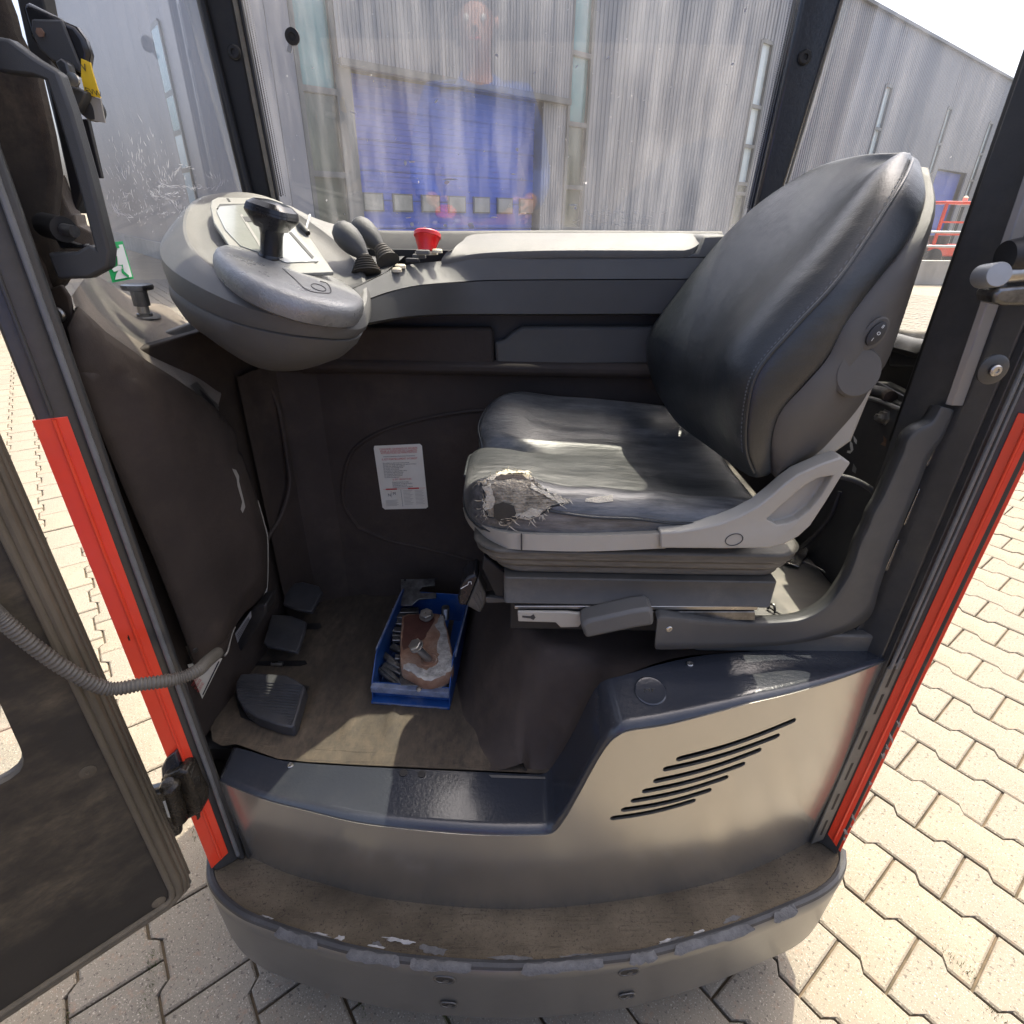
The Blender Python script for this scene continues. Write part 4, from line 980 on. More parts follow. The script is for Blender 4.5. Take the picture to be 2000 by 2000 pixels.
# ================================================================== SEAT
seat = empty('driver_seat', (.2, .9, ZP), truck)
def cur(pts, n=30): return cr([P(u, v, Y=y) for u, v, y in pts], n)
Nn_ = cur([(1478, 936, .675), (1456, 880, .655), (1459, 795, .645), (1481, 722, .645), (1552, 638, .65), (1644, 536, .665), (1749, 377, .72), (1776, 325, .77), (1778, 312, .80)])
Ff_ = cur([(1310, 815, 1.02), (1272, 745, 1.07), (1261, 660, 1.09), (1322, 572, 1.10), (1409, 464, 1.10), (1488, 391, 1.08), (1580, 335, 1.03), (1660, 312, .95), (1735, 304, .86)])
Gg_ = cur([(1510, 928, .685), (1507, 880, .665), (1522, 812, .655), (1575, 751, .655), (1619, 700, .66), (1662, 620, .665), (1771, 478, .70), (1809, 395, .745), (1800, 325, .81)])
Rr_ = cur([(1512, 930, .70), (1590, 890, .70), (1640, 840, .695), (1680, 792, .695), (1709, 741, .695), (1740, 690, .70), (1795, 525, .715), (1826, 415, .755), (1812, 335, .82)])
rings = []
nrow = len(Nn_)
wprof = [(0, 0), (.08, .010), (.2, .012), (.35, .000), (.5, -.006), (.65, .000), (.78, .014), (.86, .022), (.93, .020), (.975, .010), (1, 0)]
for i in range(nrow):
    t = i/(nrow-1); F, N, G = Ff_[i], Nn_[i], Gg_[i]
    fr = V(-.86, 0, .5) if t < .8 else V(-.86, 0, .5).lerp(V(-.3, 0, .95), (t-.8)/.2)
    k = math.sin(math.pi*min(1, max(0, t*.9+.08)))**.5
    ring = [F+(N-F)*w_+fr*b_*k*1.1 for w_, b_ in wprof]
    ring += [N+(G-N)*.12+V(0, -.006, 0)*k, N+(G-N)*.5+V(0, -.009, 0)*k, N+(G-N)*.88+V(0, -.005, 0)*k, G, G+V(0, .03, 0)]
    Gf = V(G.x+.0, max(F.y-.01, G.y+.02), G.z+.02); ring += [Gf, F+(Gf-F)*.5+V(0, .006, 0)]
    rings.append(ring)
bc0 = sum(rings[0], V(0, 0, 0))/len(rings[0]); bc1 = sum(rings[-1], V(0, 0, 0))/len(rings[-1])
r0 = [bc0+(p-bc0)*.7+V(0, 0, -.010) for p in rings[0]]; r1 = [bc1+(p-bc1)*.6+V(.004, 0, .004) for p in rings[-1]]
back_pad = loft('backrest_cushion', [r0]+rings+[r1], 'leather', seat, sub=1, angle=70)
T_back = bvh_of(back_pad)
# seam piping and stitching follow the side of the cushion
pipe = [N+V(-.001, -.0035, .001) for N in Nn_]
tube('piping', pipe[1:-1], .0022, 'leather', seat, res=80, n=8)
st_ = cr([N+V(-.006, -.004, .002) for N in Nn_], 170)
M['thread'] = mat('stitch_thread', (.10, .11, .12), .8)
vs, fs = [], []
for i in range(20, 168):
    if i % 2: continue
    a, b = st_[i], st_[i]+(st_[i+1]-st_[i])*.9; t = (b-a).normalized(); x, y = frame_of(t); k = len(vs)
    vs += [a+x*.0007, a+y*.0007, a-x*.0007, a-y*.0007, b+x*.0007, b+y*.0007, b-x*.0007, b-y*.0007]
    fs += [(k+j, k+(j+1) % 4, k+4+(j+1) % 4, k+4+j) for j in range(4)]
s_ = obj('stitching', vs, fs, 'thread', seat, smooth=False)
# shell
rings = []
for i in range(nrow):
    G, Rp = Gg_[i], Rr_[i]; t = i/(nrow-1); d = Rp-G
    g0 = G+d*.03+V(0, .006, 0)
    fy = max(Ff_[i].y-.02, Rp.y+.03)
    rings.append([g0+V(0, .02, 0), g0, g0+d*.06+V(0, -.004, 0), G+d*.35+V(0, -.008, 0), G+d*.7+V(0, -.006, 0), Rp, Rp+V(.010, .03, 0), V(Rp.x+.008, (Rp.y+fy)/2, Rp.z), V(Rp.x, fy, Rp.z), V(G.x+.02, fy, G.z)])
shell = loft('backrest_shell', rings, 'seatshell', seat, angle=50)
T_shell = bvh_of(shell)
# lumbar knob, rocker switch
h, n = seat_on(T_shell, 1672, 727)
if h is None: h, n = P(1672, 727, Y=.69), V(0, -1, 0)
n = V(.1, -1, .15).normalized()
lathe('lumbar_knob', h-n*.002, n, [(.0295, 0), (.0295, .005), (.027, .008), (0, .009)], 'seatshell', seat, n=40)
h, n = seat_on(T_shell, 1705, 651)
if h is None: h = P(1705, 651, Y=.70)
n = V(0, -1, .12).normalized()
sx = V(.42, 0, .9).normalized()
def ell(c, rx, ry, off, n=28): return [c+sx*rx*math.cos(2*math.pi*k/n)+sx.cross(n_s)*ry*math.sin(2*math.pi*k/n)+n_s*off for k in range(n)]
n_s = V(0, -1, .1).normalized()
sw = loft('rocker_switch', [ell(h, .0195, .0125, -.002), ell(h, .0195, .0125, .004), ell(h, .018, .011, .005), ell(h, .0145, .0085, .005)], 'seatshell', seat)
rk = loft('rocker', [ell(h, .0145, .0085, .004), ell(h, .014, .008, .0075), ell(h, .010, .005, .009)], 'blackprint', sw)
for s_t, off in (('I', -.009), ('O', -.001), ('II', .007)):
    text('print', s_t, h+sx*off+n_s*.0095-sx.cross(n_s)*.002, sx.cross(n_s), sx, .0055, 'signwhite', sw, lift=.0003)
# light bracket behind the shell
slab('backrest_bracket', [P(u, v, Y=.70) for u, v in [(1735, 640), (1745, 650), (1712, 745), (1664, 862), (1628, 888), (1580, 906), (1600, 865), (1640, 800), (1655, 768), (1690, 758)]], (0, .018, 0), 'trimgrey', seat, bevel=.004)
for k in range(4): box('tilt_gear', P(1618+k*9, 835-k*22, Y=.712), P(1634+k*9, 822-k*22, Y=.712)+V(0, .01, 0), 'blackmetal', seat, bevel=.001)
# seat cushion
def outl(k=1.0, n=150):
    o = []
    cx, cy, ax, ay = .155, .895, .232, .222
    for i in range(n):
        a = 2*math.pi*i/n; c, s = math.cos(a), math.sin(a); p = 4.2; q = (abs(c)**p+abs(s)**p)**(-1/p)
        x, y = cx+ax*c*q*k, cy+ay*s*q*k
        if x < 0: x += .020*math.exp(-((y-.975)/.030)**2)*k
        x += .028*sstep((y-.98)/.14)*(1 if x < .1 else 0)*k
        o.append(V(x, y, 0))
    return o
def ztop(x, y):
    z = 1.046
    z += .037*math.exp(-((y-.705)/.052)**2)+.055*math.exp(-((y-1.09)/.085)**2)
    f = 1-sstep((x+.02)/.16)                                   # fades towards the back of the seat
    z += .016*math.exp(-((x+.015)/.075)**2)-.012*sstep((x-.12)/.2)
    yc = .951-.30*x
    z -= .034*math.exp(-((y-yc)/.010)**2)*(1-sstep((x+.03)/.09))   # notch between the two front lobes
    z -= .014*math.exp(-((y-yc)/.040)**2)*f
    z -= .0045*math.exp(-(((y-.775-.05*x))/.005)**2)*sstep((x-.01)/.05)*(1-sstep((x-.28)/.08))    # sewn lines either side of the middle panel
    z -= .0045*math.exp(-(((y-1.02+.05*x))/.005)**2)*sstep((x-.01)/.05)*(1-sstep((x-.28)/.08))
    z += .0016*math.sin(x*70+3*math.sin(y*22))*math.exp(-((y-.71)/.04)**2)
    z += .0015*math.sin((x-y)*85+2*math.sin(x*31))*math.exp(-(((x-.05)/.06)**2+((y-.90)/.05)**2))
    return z
rings = []
for k, dz, ab in [(.90, 1.006, 1), (.985, 1.008, 1), (1.0, 1.014, 1), (1.008, 1.028, 1), (1.004, -.016, 0), (.992, -.0075, 0), (.965, -.003, 0), (.93, -.0008, 0), (.89, -.0002, 0), (.84, 0, 0), (.79, 0, 0), (.74, 0, 0), (.69, 0, 0), (.64, 0, 0), (.59, 0, 0), (.54, 0, 0), (.49, 0, 0), (.44, 0, 0), (.38, 0, 0), (.32, 0, 0), (.25, 0, 0), (.18, 0, 0), (.10, 0, 0), (.02, 0, 0)]:
    base = outl(k)
    rings.append([V(p.x, p.y, dz if ab else ztop(p.x, p.y)+dz) for p in base])
cush = loft('seat_cushion', rings, 'wornleather', seat, sub=1, angle=75)
T_c = bvh_of(cush)
pp_ = [V(p.x, p.y, ztop(p.x, p.y)-.0125) for p in outl(1.006)]
st0 = max(i for i, p in enumerate(pp_) if p.x < .045 and p.y < .83)+1
pp_ = [p for p in pp_[st0:]+pp_[:st0] if not (p.x < .045 and p.y < .83)]
tube('piping', pp_, .0022, 'leather', seat, n=8)
tube('piping', [V(p.x, p.y, 1.020) for p in outl(1.005)], .0020, 'leather', seat, closed=True, n=8)
# torn front corner: foam, hanging vinyl, frayed backing
tear = [(943, 942), (958, 934), (972, 928), (990, 922), (1010, 924), (1030, 926), (1040, 938), (1052, 950), (1080, 966), (1110, 978), (1095, 984), (1070, 990), (1060, 1003), (1040, 1012), (1015, 1008), (1004, 1012), (994, 1024), (975, 1014), (955, 1008), (946, 995), (948, 975)]
foam = decal('torn_foam', ragged(tear, 5, 2, 1), T_c, 'foam', seat, off=.0016, cell=6, rough=.0012)
decal('painted_hollow', ragged([(962, 938), (985, 929), (1020, 931), (1030, 940), (1016, 940), (1000, 936), (978, 941)], 5, 1.0, 2), T_c, 'brown', seat, off=.0032, cell=6)  # flat brown patch paints the dark of a hollow in the foam
decal('hanging_vinyl', [(968, 984), (985, 978), (1006, 986), (1010, 1000), (1000, 1016), (985, 1020), (968, 1008)], T_c, 'leather', seat, off=.005, cell=6)
decal('frayed_edge', ragged([(1004, 998), (1020, 1000), (1040, 990), (1062, 996), (1048, 1008), (1030, 1012), (1010, 1010)], 4, 1.2, 35), T_c, 'fibre', seat, off=.0036, cell=4, rough=.0010)
decal('frayed_edge', ragged([(1036, 945), (1048, 955), (1078, 970), (1106, 978), (1112, 984), (1090, 984), (1060, 968), (1036, 956)], 4, 1.2, 10), T_c, 'fibre', seat, off=.0036, cell=4, rough=.0010)
decal('frayed_edge', ragged([(958, 936), (985, 922), (1010, 923), (1032, 924), (1036, 929), (1010, 928), (985, 928), (962, 942)], 4, 1.2, 91), T_c, 'fibre', seat, off=.0036, cell=4, rough=.0010)
decal('frayed_edge', ragged([(945, 950), (962, 948), (970, 972), (966, 990), (952, 996), (946, 985), (955, 965)], 4, 1.2, 71), T_c, 'fibre', seat, off=.0036, cell=4, rough=.0010)
decal('highlight_patch', [(1144, 974), (1196, 968), (1197, 980), (1170, 983), (1142, 980)], T_c, 'fibre', seat, off=.0014, cell=6)  # pale patch paints a glossy highlight on the vinyl
# curled vinyl edge: a narrow strip following the tear and lifting off the foam
def curl(name, pts, inward, m, seed, lift=.005, wpx=7):
    q_ = random.Random(seed); pts2 = ragged(pts, 4, .8, seed)[:-max(1, int(math.dist(pts[-1], pts[0])/4))]; r0_, r1_, r2_ = [], [], []
    for (u, v) in pts2:
        h, n = seat_on(T_c, u, v)
        if h is None: continue
        du, dv = inward[0]-u, inward[1]-v; L = math.hypot(du, dv); k = wpx*q_.uniform(.25, 1.3)/L
        h2, n2 = seat_on(T_c, u+du*k, v+dv*k); h3, n3 = seat_on(T_c, u+du*k*.5, v+dv*k*.5)
        r0_.append(h+n*.0006); r1_.append(h3+n3*(.0025+lift*.3*q_.random())); r2_.append(h2+n2*(.0012+lift*q_.random()))
    return loft(name, [r0_, r1_, r2_], m, seat, closed=False, solid=.0009, soloff=0, angle=70)
curl('curled_vinyl', [(943, 945), (958, 934), (972, 927), (990, 921), (1012, 923), (1032, 925), (1042, 938), (1054, 950), (1080, 965), (1112, 978)], (1010, 985), 'fibre', 5)
curl('curled_vinyl', [(1110, 982), (1080, 990), (1062, 1003), (1040, 1012), (1016, 1009), (1004, 1014), (994, 1024)], (1010, 970), 'leather', 6, .004, 6)
curl('curled_vinyl', [(990, 1022), (973, 1014), (954, 1008), (945, 994), (947, 972), (943, 950)], (1000, 970), 'leather', 8, .004, 6)
rr = random.Random(3); vs, fs = [], []
for k in range(110):
    u, v = tear[k % len(tear)]; h, n = seat_on(T_c, u+rr.uniform(-4, 4), v+rr.uniform(-3, 3))
    if h is None: continue
    d = V(rr.uniform(-1, 1), -.4, rr.uniform(-1, .6)).normalized()*rr.uniform(.004, .016); b = len(vs); h = h+n*.003
    m1 = h+d*.5+n*.003; e1 = h+d+n*.002; s = V(.0005, 0, .0005)
    vs += [h-s, h+s, m1-s, m1+s, e1]; fs += [(b, b+1, b+3, b+2), (b+2, b+3, b+4)]
fr_ = obj('loose_threads', vs, fs, 'fibre', seat, smooth=False); fr_['kind'] = 'stuff'
# grey plastic surround and arm
prs = [((904, 992), (909, 1012), .86), ((912, 1002), (920, 1030), .78), ((935, 1022), (945, 1055), .715), ((975, 1037), (982, 1069), .682), ((1017, 1043), (1020, 1074), .67), ((1143, 1046), (1143, 1077), .663), ((1300, 1042), (1300, 1071), .660)]
ta, tb = cur([(*a, y) for a, b, y in prs], 40), cur([(*b, y) for a, b, y in prs], 40)
cc = V(.2, .95, 1.02)
sur = loft('seat_surround', [shift(ta, (.004, .02, -.002)), ta, mixr(ta, tb, .5), tb, shift(tb, (.006, .03, .002))], 'trimgrey', seat, closed=False, solid=.003)
slab('surround_joint', [P(1017, 1043, Y=.666), P(1020, 1043, Y=.666), P(1020, 1074, Y=.666), P(1017, 1074, Y=.666)], (0, .002, 0), 'blackprint', seat, bevel=0)
arm_px = [(1290, 1041), (1330, 1038), (1372, 1031), (1410, 1022), (1445, 1008), (1480, 990), (1510, 966), (1535, 944), (1560, 926), (1608, 905), (1644, 893), (1662, 904), (1640, 937), (1612, 983), (1583, 1027), (1560, 1048), (1532, 1063), (1503, 1071), (1409, 1072), (1290, 1071)]
arm = slab('seat_side_arm', [P(u, v, Y=.655) for u, v in arm_px], (0, .026, 0), 'trimgrey', seat, bevel=.005)
sl_px = [(1500, 1018), (1530, 990), (1575, 952), (1600, 938), (1632, 932), (1608, 972), (1585, 1000), (1561, 1019), (1540, 1027), (1521, 1030)]
arm.modifiers.clear()
cutr = slab('cutter', [P(u, v, Y=.650) for u, v in sl_px], (0, .019, 0), 'black', None, bevel=0, smooth=False)
boolean_cut(arm, [cutr]); b = arm.modifiers.new('b', 'BEVEL'); b.width = .0022; b.segments = 2; b.limit_method = 'ANGLE'; b.angle_limit = R_(50)
tube('cap_line', [P(1434+17*math.cos(a), 1054+11*math.sin(a)-3*math.cos(a), Y=.6545) for a in [2*math.pi*k/28 for k in range(28)]], .0006, 'blackprint', seat, closed=True, n=6)
# bellows and suspension box
def rrect(xa, xb, ya, yb, z, r=.03, n=10):
    o = []
    for cx, cy, a0 in ((xb-r, yb-r, 0), (xa+r, yb-r, 90), (xa+r, ya+r, 180), (xb-r, ya+r, 270)):
        for k in range(n): a = R_(a0+90*k/(n-1)); o.append(V(cx+r*math.cos(a), cy+r*math.sin(a), z))
    return o
bl = []
zt, zb = 1.006, .955
prof_b = [(0, .0), (.10, .004), (.22, .010), (.34, .004), (.44, .020), (.56, .014), (.64, .020), (.72, .032), (.84, .026), (.93, .030), (1, .040)]
for f, ins in prof_b: bl.append(rrect(-.062+ins*1.3, .425-ins*.8, .668+ins*.55, 1.10-ins, zt+(zb-zt)*f, .05-ins*.3))
loft('bellows', bl, 'bellows', seat, sub=1, angle=80)
sb_ = loft('suspension_box', [rrect(-.010, .386, .672, 1.06, z, .006, 4) for z in (.957, .955, .912, .910)], 'seatshell', seat, bevel=.002)
M['dustybox'] = mat('dusty_black_box', (.055, .052, .046), .55, var=.2, vscale=10, dust=.7, dustcol=(.19, .17, .135), dscale=6)
sb_.data.materials[0] = M['dustybox']
box('seat_base', (.00, .70, .84), (.37, 1.05, .908), 'black', seat)
# rails and levers
slab('seat_rail', [P(u, v, Y=.672) for u, v in [(1005, 1184), (1480, 1184), (1480, 1192), (1005, 1190)]], (0, .02, 0), 'steel', seat, bevel=.001)
slab('seat_rail', [P(u, v, Y=.672) for u, v in [(1011, 1195), (1475, 1195), (1475, 1212), (1011, 1206)]], (0, .02, 0), 'blackmetal', seat, bevel=.001)
slab('rail_bracket', [P(u, v, Y=.664) for u, v in [(1011, 1195), (1110, 1196), (1150, 1202), (1225, 1194), (1140, 1212), (1130, 1225), (1095, 1226), (1085, 1216), (1012, 1214)]], (0, .005, 0), 'trimgrey', seat, bevel=.0012)
slab('bracket_slot', [P(u, v, Y=.6632) for u, v in [(1020, 1203), (1036, 1204), (1042, 1200), (1046, 1206), (1042, 1211), (1036, 1208), (1020, 1206)]], (0, .0006, 0), 'blackprint', seat, bevel=0)
slab('slide_lever', [P(u, v, Y=.635) for u, v in [(1134, 1221), (1150, 1212), (1240, 1192), (1268, 1189), (1276, 1195), (1278, 1222), (1240, 1228), (1150, 1247), (1143, 1247)]], (0, .035, 0), 'fascia', seat, bevel=.005)
# height weight-adjuster handle at the front left
hd = empty('adjuster_handle', P(930, 1160, Y=.75), seat)
slab('handle_cap', [P(u, v, Y=.745) for u, v in [(894, 1170), (900, 1142), (912, 1128), (930, 1122), (934, 1130), (918, 1172), (912, 1184), (896, 1182)]], (0, .045, .004), 'gloss', hd, bevel=.004)
slab('handle_side', [P(u, v, Y=.742) for u, v in [(934, 1130), (949, 1160), (948, 1180), (938, 1198), (912, 1184), (918, 1170)]], (0, .03, 0), 'dustybox', hd, bevel=.003)
M['whiteprint'] = M['signwhite']
tube('handle_print', [P(u, v, Y=.7435) for u, v in [(900, 1150), (908, 1145), (914, 1142), (915, 1137), (920, 1136), (921, 1141)]], .0006, 'whiteprint', hd, n=6)
for a in range(3): slab('handle_rib', [P(922+a*7, 1165-a*6, Y=.741), P(926+a*7, 1168-a*6, Y=.741), P(938+a*3, 1190-a*8, Y=.741), P(934+a*3, 1190-a*8, Y=.741)], (0, .004, 0), 'seatshell', hd, bevel=.0005)
slab('link_arm', [P(u, v, Y=.75) for u, v in [(945, 1085), (990, 1120), (985, 1172), (950, 1178), (946, 1168), (968, 1164), (950, 1130), (940, 1110)]], (0, .02, 0), 'black', seat, bevel=.003)
slab('link_arm', [P(u, v, Y=.745) for u, v in [(946, 1166), (986, 1170), (986, 1177), (950, 1178)]], (0, .008, 0), 'seatshell', seat, bevel=.001)

# ================================================================== RIGHT INSIDE: fairing, seat pan, rear wall
fp0, fpn = V(.20, .648, 0), V(.06, -.4, 0).normalized()
def fq(u, v, back=0): return onplane(u, v, fp0+V(0, back, 0), fpn)
# edge fairing beside the seat: strip + rising return
sk_top = [(1283, 1209), (1300, 1205), (1372, 1213), (1445, 1217), (1517, 1217), (1572, 1209), (1618, 1182), (1650, 1140), (1668, 1105), (1682, 1062), (1698, 1030), (1708, 1003), (1728, 968), (1752, 915), (1767, 882), (1776, 856), (1795, 838), (1820, 826), (1834, 806), (1840, 794)]
sk_bot = [(1277, 1266), (1300, 1267), (1372, 1265), (1445, 1262), (1517, 1259), (1572, 1252), (1625, 1240), (1668, 1225), (1700, 1200), (1715, 1150), (1728, 1110), (1742, 1070), (1758, 1030), (1775, 990), (1795, 940), (1808, 905), (1822, 880), (1836, 860), (1850, 830), (1862, 800)]
a_ = cr([fq(u, v) for u, v in sk_top], 70); b_ = cr([fq(u, v) for u, v in sk_bot], 70)
fair = loft('seat_fairing', [shift(a_, (.002, .022, -.004)), shift(a_, (0, .004, 0)), a_, mixr(a_, b_, .08), mixr(a_, b_, .5), b_], 'panel', truck, closed=False, sub=1, solid=.002)
fair.data.materials[0] = M['bay']
screw('screw', fq(1306, 1227)+fpn*.001, fpn, .005, 'steel', truck)
# inner upright sheet between the fairing and the door pillar
slab('pillar_sheet', [fq(u, v, .012) for u, v in [(1640, 1262), (1690, 1212), (1716, 1130), (1740, 1060), (1790, 930), (1838, 840), (1862, 790), (1905, 790), (1730, 1272)]], (0, .006, 0), 'char', truck, bevel=.001)
for (u, v, w_, h_) in [(1746, 1085, 10, 60), (1785, 990, 9, 70), (1822, 880, 9, 60)]:
    slab('pressed_slot', [fq(u-w_/2-h_*.22, v+h_/2, .009), fq(u+w_/2-h_*.22, v+h_/2, .009), fq(u+w_/2+h_*.22, v-h_/2, .009), fq(u-w_/2+h_*.22, v-h_/2, .009)], (0, .002, 0), 'panel', truck, bevel=.0008)
M['pan'] = mat('scuffed_seat_pan', (.115, .115, .11), .42, metal=.3, var=.3, vscale=14, dust=.75, dustcol=(.27, .24, .19), dscale=8, stretch=(.5, 1, 1))
pan = box('seat_pan', (.30, .70, .80), (.583, 1.09, .838), 'pan', truck, bevel=.004)
pbc = P(1560, 1150, Z=.8385)
tube('pan_bead', [pbc+V(.085*math.cos(a), .11*math.sin(a), 0) for a in [2*math.pi*k/40 for k in range(40)]], .0025, 'pan', pan, n=8, closed=True)
slab('pan_bracket', [P(u, v, Z=.842) for u, v in [(1530, 1100), (1562, 1065), (1580, 1078), (1560, 1110)]], (0, 0, .004), 'panel', pan, bevel=.001)
tube('latch_hook', [P(1500, 1190, Z=.84), P(1503, 1180, Z=.848), P(1512, 1183, Z=.850), P(1514, 1198, Z=.84)], .0022, 'blackmetal', pan, n=8, res=10)
# rear wall of the seat bay, with its wavy top edge
XW = .586
rw_px = [(1640, 770), (1700, 778), (1750, 796), (1785, 811), (1808, 811), (1826, 800), (1838, 790)]
rwt = cr([P(u, v, X=XW) for u, v in rw_px], 24)
rwall = slab('seat_bay_wall', [V(XW, 1.14, .80), V(XW, 1.14, 1.20)]+rwt+[V(XW, .70, rwt[-1].z), V(XW, .70, .80)], (.006, 0, 0), 'bay', truck, bevel=.0015)
tube('wall_edge', rwt, .0035, 'lipgrey', rwall, n=8)
box('outer_bay_wall', (.632, .70, .80), (.645, 1.23, 1.255), 'black', truck, bevel=0)
h = P(1729, 815, X=XW)
nut = lathe('bolt_nut', h, (-1, 0, 0), [(.013, 0), (.013, .001), (.010, .0015), (.010, .008), (.0055, .0082), (.0055, .015), (.003, .016)], 'steel', rwall, n=6)
T_rw = bvh_of(rwall)
for i, (px_, mm_) in enumerate([([(1661, 858), (1666, 866), (1668, 878), (1664, 884), (1661, 872)], 'signwhite'), ([(1668, 850), (1675, 860), (1674, 868), (1669, 862)], 'signwhite'), ([(1656, 880), (1664, 880), (1662, 886), (1655, 884)], 'signwhite'), ([(1668, 905), (1674, 915), (1672, 925), (1665, 920)], 'galv'), ([(1726, 850), (1733, 858), (1731, 872), (1720, 868), (1727, 862)], 'rust'), ([(1620, 1010), (1600, 1070), (1595, 1068), (1612, 1012)], 'scuff')]):
    decal('paint_scuff', px_, T_rw, mm_, rwall, off=.001, cell=8)
tube('black_cable', [P(1640, 930, Y=.80), P(1670, 938, Y=.79), P(1700, 955, Y=.78), P(1718, 975, Y=.77), P(1726, 985, Y=.76)], .0045, 'fascia2', truck, res=24)
tube('black_cable', [P(1470, 1085, Y=.98), P(1530, 1085, Y=.96), P(1575, 1060, Y=.92), P(1620, 1010, Y=.90), P(1640, 960, Y=.90)], .004, 'fascia2', truck, res=24)
slab('lock_slot', [P(u, v, X=XW-.0005) for u, v in [(1724, 930), (1740, 922), (1742, 945), (1722, 980), (1716, 960)]], (.0004, 0, 0), 'black', rwall, bevel=0)
# clutter on the shelf behind the seat
bx = empty('rear_shelf', P(1740, 780, X=.60), truck)
slab('shelf_tray', [P(u, v, X=.60) for u, v in [(1700, 750), (1712, 745), (1790, 785), (1790, 800), (1770, 805), (1705, 775)]], (.025, 0, 0), 'char', bx, bevel=.002)
tube('strut', [P(1702, 762, X=.596), P(1735, 770, X=.598), P(1745, 785, X=.60), P(1765, 795, X=.60)], [.009, .009, .007, .006], 'fascia2', bx, res=16)
lathe('connector', P(1738, 775, X=.592), (-.2, -1, .1), [(.010, -.01), (.010, .004), (.007, .006)], 'brown', bx, n=16)
# window seal ring below the side window
ring_px = [(1700, 640), (1735, 628), (1750, 645), (1790, 655), (1840, 655), (1862, 640)]
tube('window_seal', [P(u, v, X=.605) for u, v in [(1690, 655), (1745, 668), (1790, 680), (1835, 682), (1870, 665)]], .014, 'black', truck, res=24)
tube('window_seal', [P(u, v, X=.615) for u, v in [(1690, 625), (1750, 648), (1800, 655), (1850, 648)]], .006, 'seal', truck, res=24)
slab('lower_window_trim', [P(u, v, X=.612) for u, v in [(1740, 668), (1860, 680), (1850, 720), (1735, 715)]], (.01, 0, 0), 'char', truck, bevel=.003)
# window post on the right, light strip and latch pin
wpx = [(2004, 225), (1836, 700), (1800, 790), (1826, 830), (1880, 700), (2030, 290)]
wp = slab('window_post', [V(.556, .742, 1.13), V(.60, .742, 1.13), V(.592, .742, 2.25), V(.552, .742, 2.25)], (.0, .05, 0), 'black', truck, bevel=.004)
tube('window_post_bead', [V(.562, .740, 1.2), V(.559, .740, 2.1)], .003, 'black', wp, n=8)
A, B = P(1862, 790, Y=.705), P(1985, 440, Y=.705)
silver = loft('silver_strip', [[q+V(-.011, 0, 0), q+V(-.006, -.006, 0), q+V(.008, -.006, 0), q+V(.012, .002, 0), q+V(0, .006, 0)] for q in (A, A.lerp(B, .5), B, A+(B-A)*2.2)], 'cyl', truck, bevel=.001)
pin = empty('latch_pin', P(1965, 536, Y=.645), truck)
lathe('pin_head', P(1952, 536, Y=.640), (-.2, -1, .15), [(.0125, -.03), (.0125, -.002), (.0115, 0), (0, .0005)], 'galv', pin, n=28)
tube('pin_bar', [P(1957, 537, Y=.655), P(2040, 528, Y=.655)], .009, 'steel', pin, n=12)
lathe('pin_collar', P(1985, 500, Y=.66), (1, 0, .1), [(.016, -.012), (.018, 0), (.016, .03)], 'black', pin)
slab('clamp', [P(u, v, Y=.65) for u, v in [(1941, 575), (1955, 562), (2010, 556), (2010, 598), (1960, 598), (1944, 592)]], (0, .03, 0), 'blackmetal', pin, bevel=.004)
bk = P(1952, 726, Y=.640)
lathe('striker_boss', bk+V(0, .012, 0), (0, -1, 0), [(.017, 0), (.017, .003), (.015, .004), (0, .004)], 'char', jambR, n=28)
screw('screw', bk+V(0, .006, 0), (0, -1, 0), .0065, 'steel', jambR)

# ================================================================== LEFT: liner of the front pillar
LP0 = V(-.522, .70, 0); LPn = V(.25, -.039, 0).normalized()
def lq(u, v, b=0): return onplane(u, v, LP0+V(b, 0, 0), LPn)
lin_px = [(148, 726), (132, 640), (150, 600), (203, 650), (283, 706), (330, 735), (373, 764), (424, 804), (457, 845), (462, 880), (470, 888), (484, 930), (500, 976), (512, 1020), (519, 1048), (520, 1100), (519, 1145), (512, 1163), (498, 1177), (476, 1195), (460, 1216), (450, 1235), (440, 1272), (430, 1283), (412, 1287), (398, 1291), (388, 1298), (379, 1294), (340, 1190), (300, 1090), (250, 975), (200, 855)]
pl_ = [lq(u, v) for u, v in lin_px]
cpl = sum(pl_, V(0, 0, 0))/len(pl_)
bm = bmesh.new(); vsb = [bm.verts.new(p) for p in pl_]
for t in tessellate_polygon([pl_]):
    bm.faces.new([vsb[i] for i in t])
for _ in range(6):
    es = [e for e in bm.edges if e.calc_length() > .022]
    if not es: break
    bmesh.ops.subdivide_edges(bm, edges=es, cuts=1); bmesh.ops.triangulate(bm, faces=bm.faces)
zlo, zhi = min(p.z for p in pl_), max(p.z for p in pl_)
def dist_edge(q):
    best = 9
    for a, b in zip(pl_, pl_[1:]+pl_[:1]):
        e = b-a; t = max(0, min(1, (q-a).dot(e)/max(1e-9, e.length_squared))); best = min(best, (a+e*t-q).length)
    return best
for v in bm.verts:
    d = dist_edge(v.co); v.co += LPn*(.020*sstep(d/.07)+.006*sstep(d/.012))
bmesh.ops.recalc_face_normals(bm, faces=bm.faces)
me = bpy.data.meshes.new('pillar_liner'); bm.to_mesh(me); bm.free()
pliner = fin('pillar_liner', me, 'brown', truck, solid=.006, soloff=0, angle=50)
T_pl = bvh_of(pliner)
decal('bare_scuff', [(452, 915), (460, 918), (466, 930), (466, 941), (474, 972), (478, 990), (473, 1002), (469, 995), (472, 980), (463, 950), (461, 935)], T_pl, 'trimgrey', pliner, off=.001, cell=6)
tube('worn_edge', [lq(u, v)+LPn*.002 for u, v in [(500, 978), (512, 1020), (519, 1048), (520, 1100), (518, 1150), (512, 1163)]], .0028, 'trimgrey', pliner, res=30, n=8)
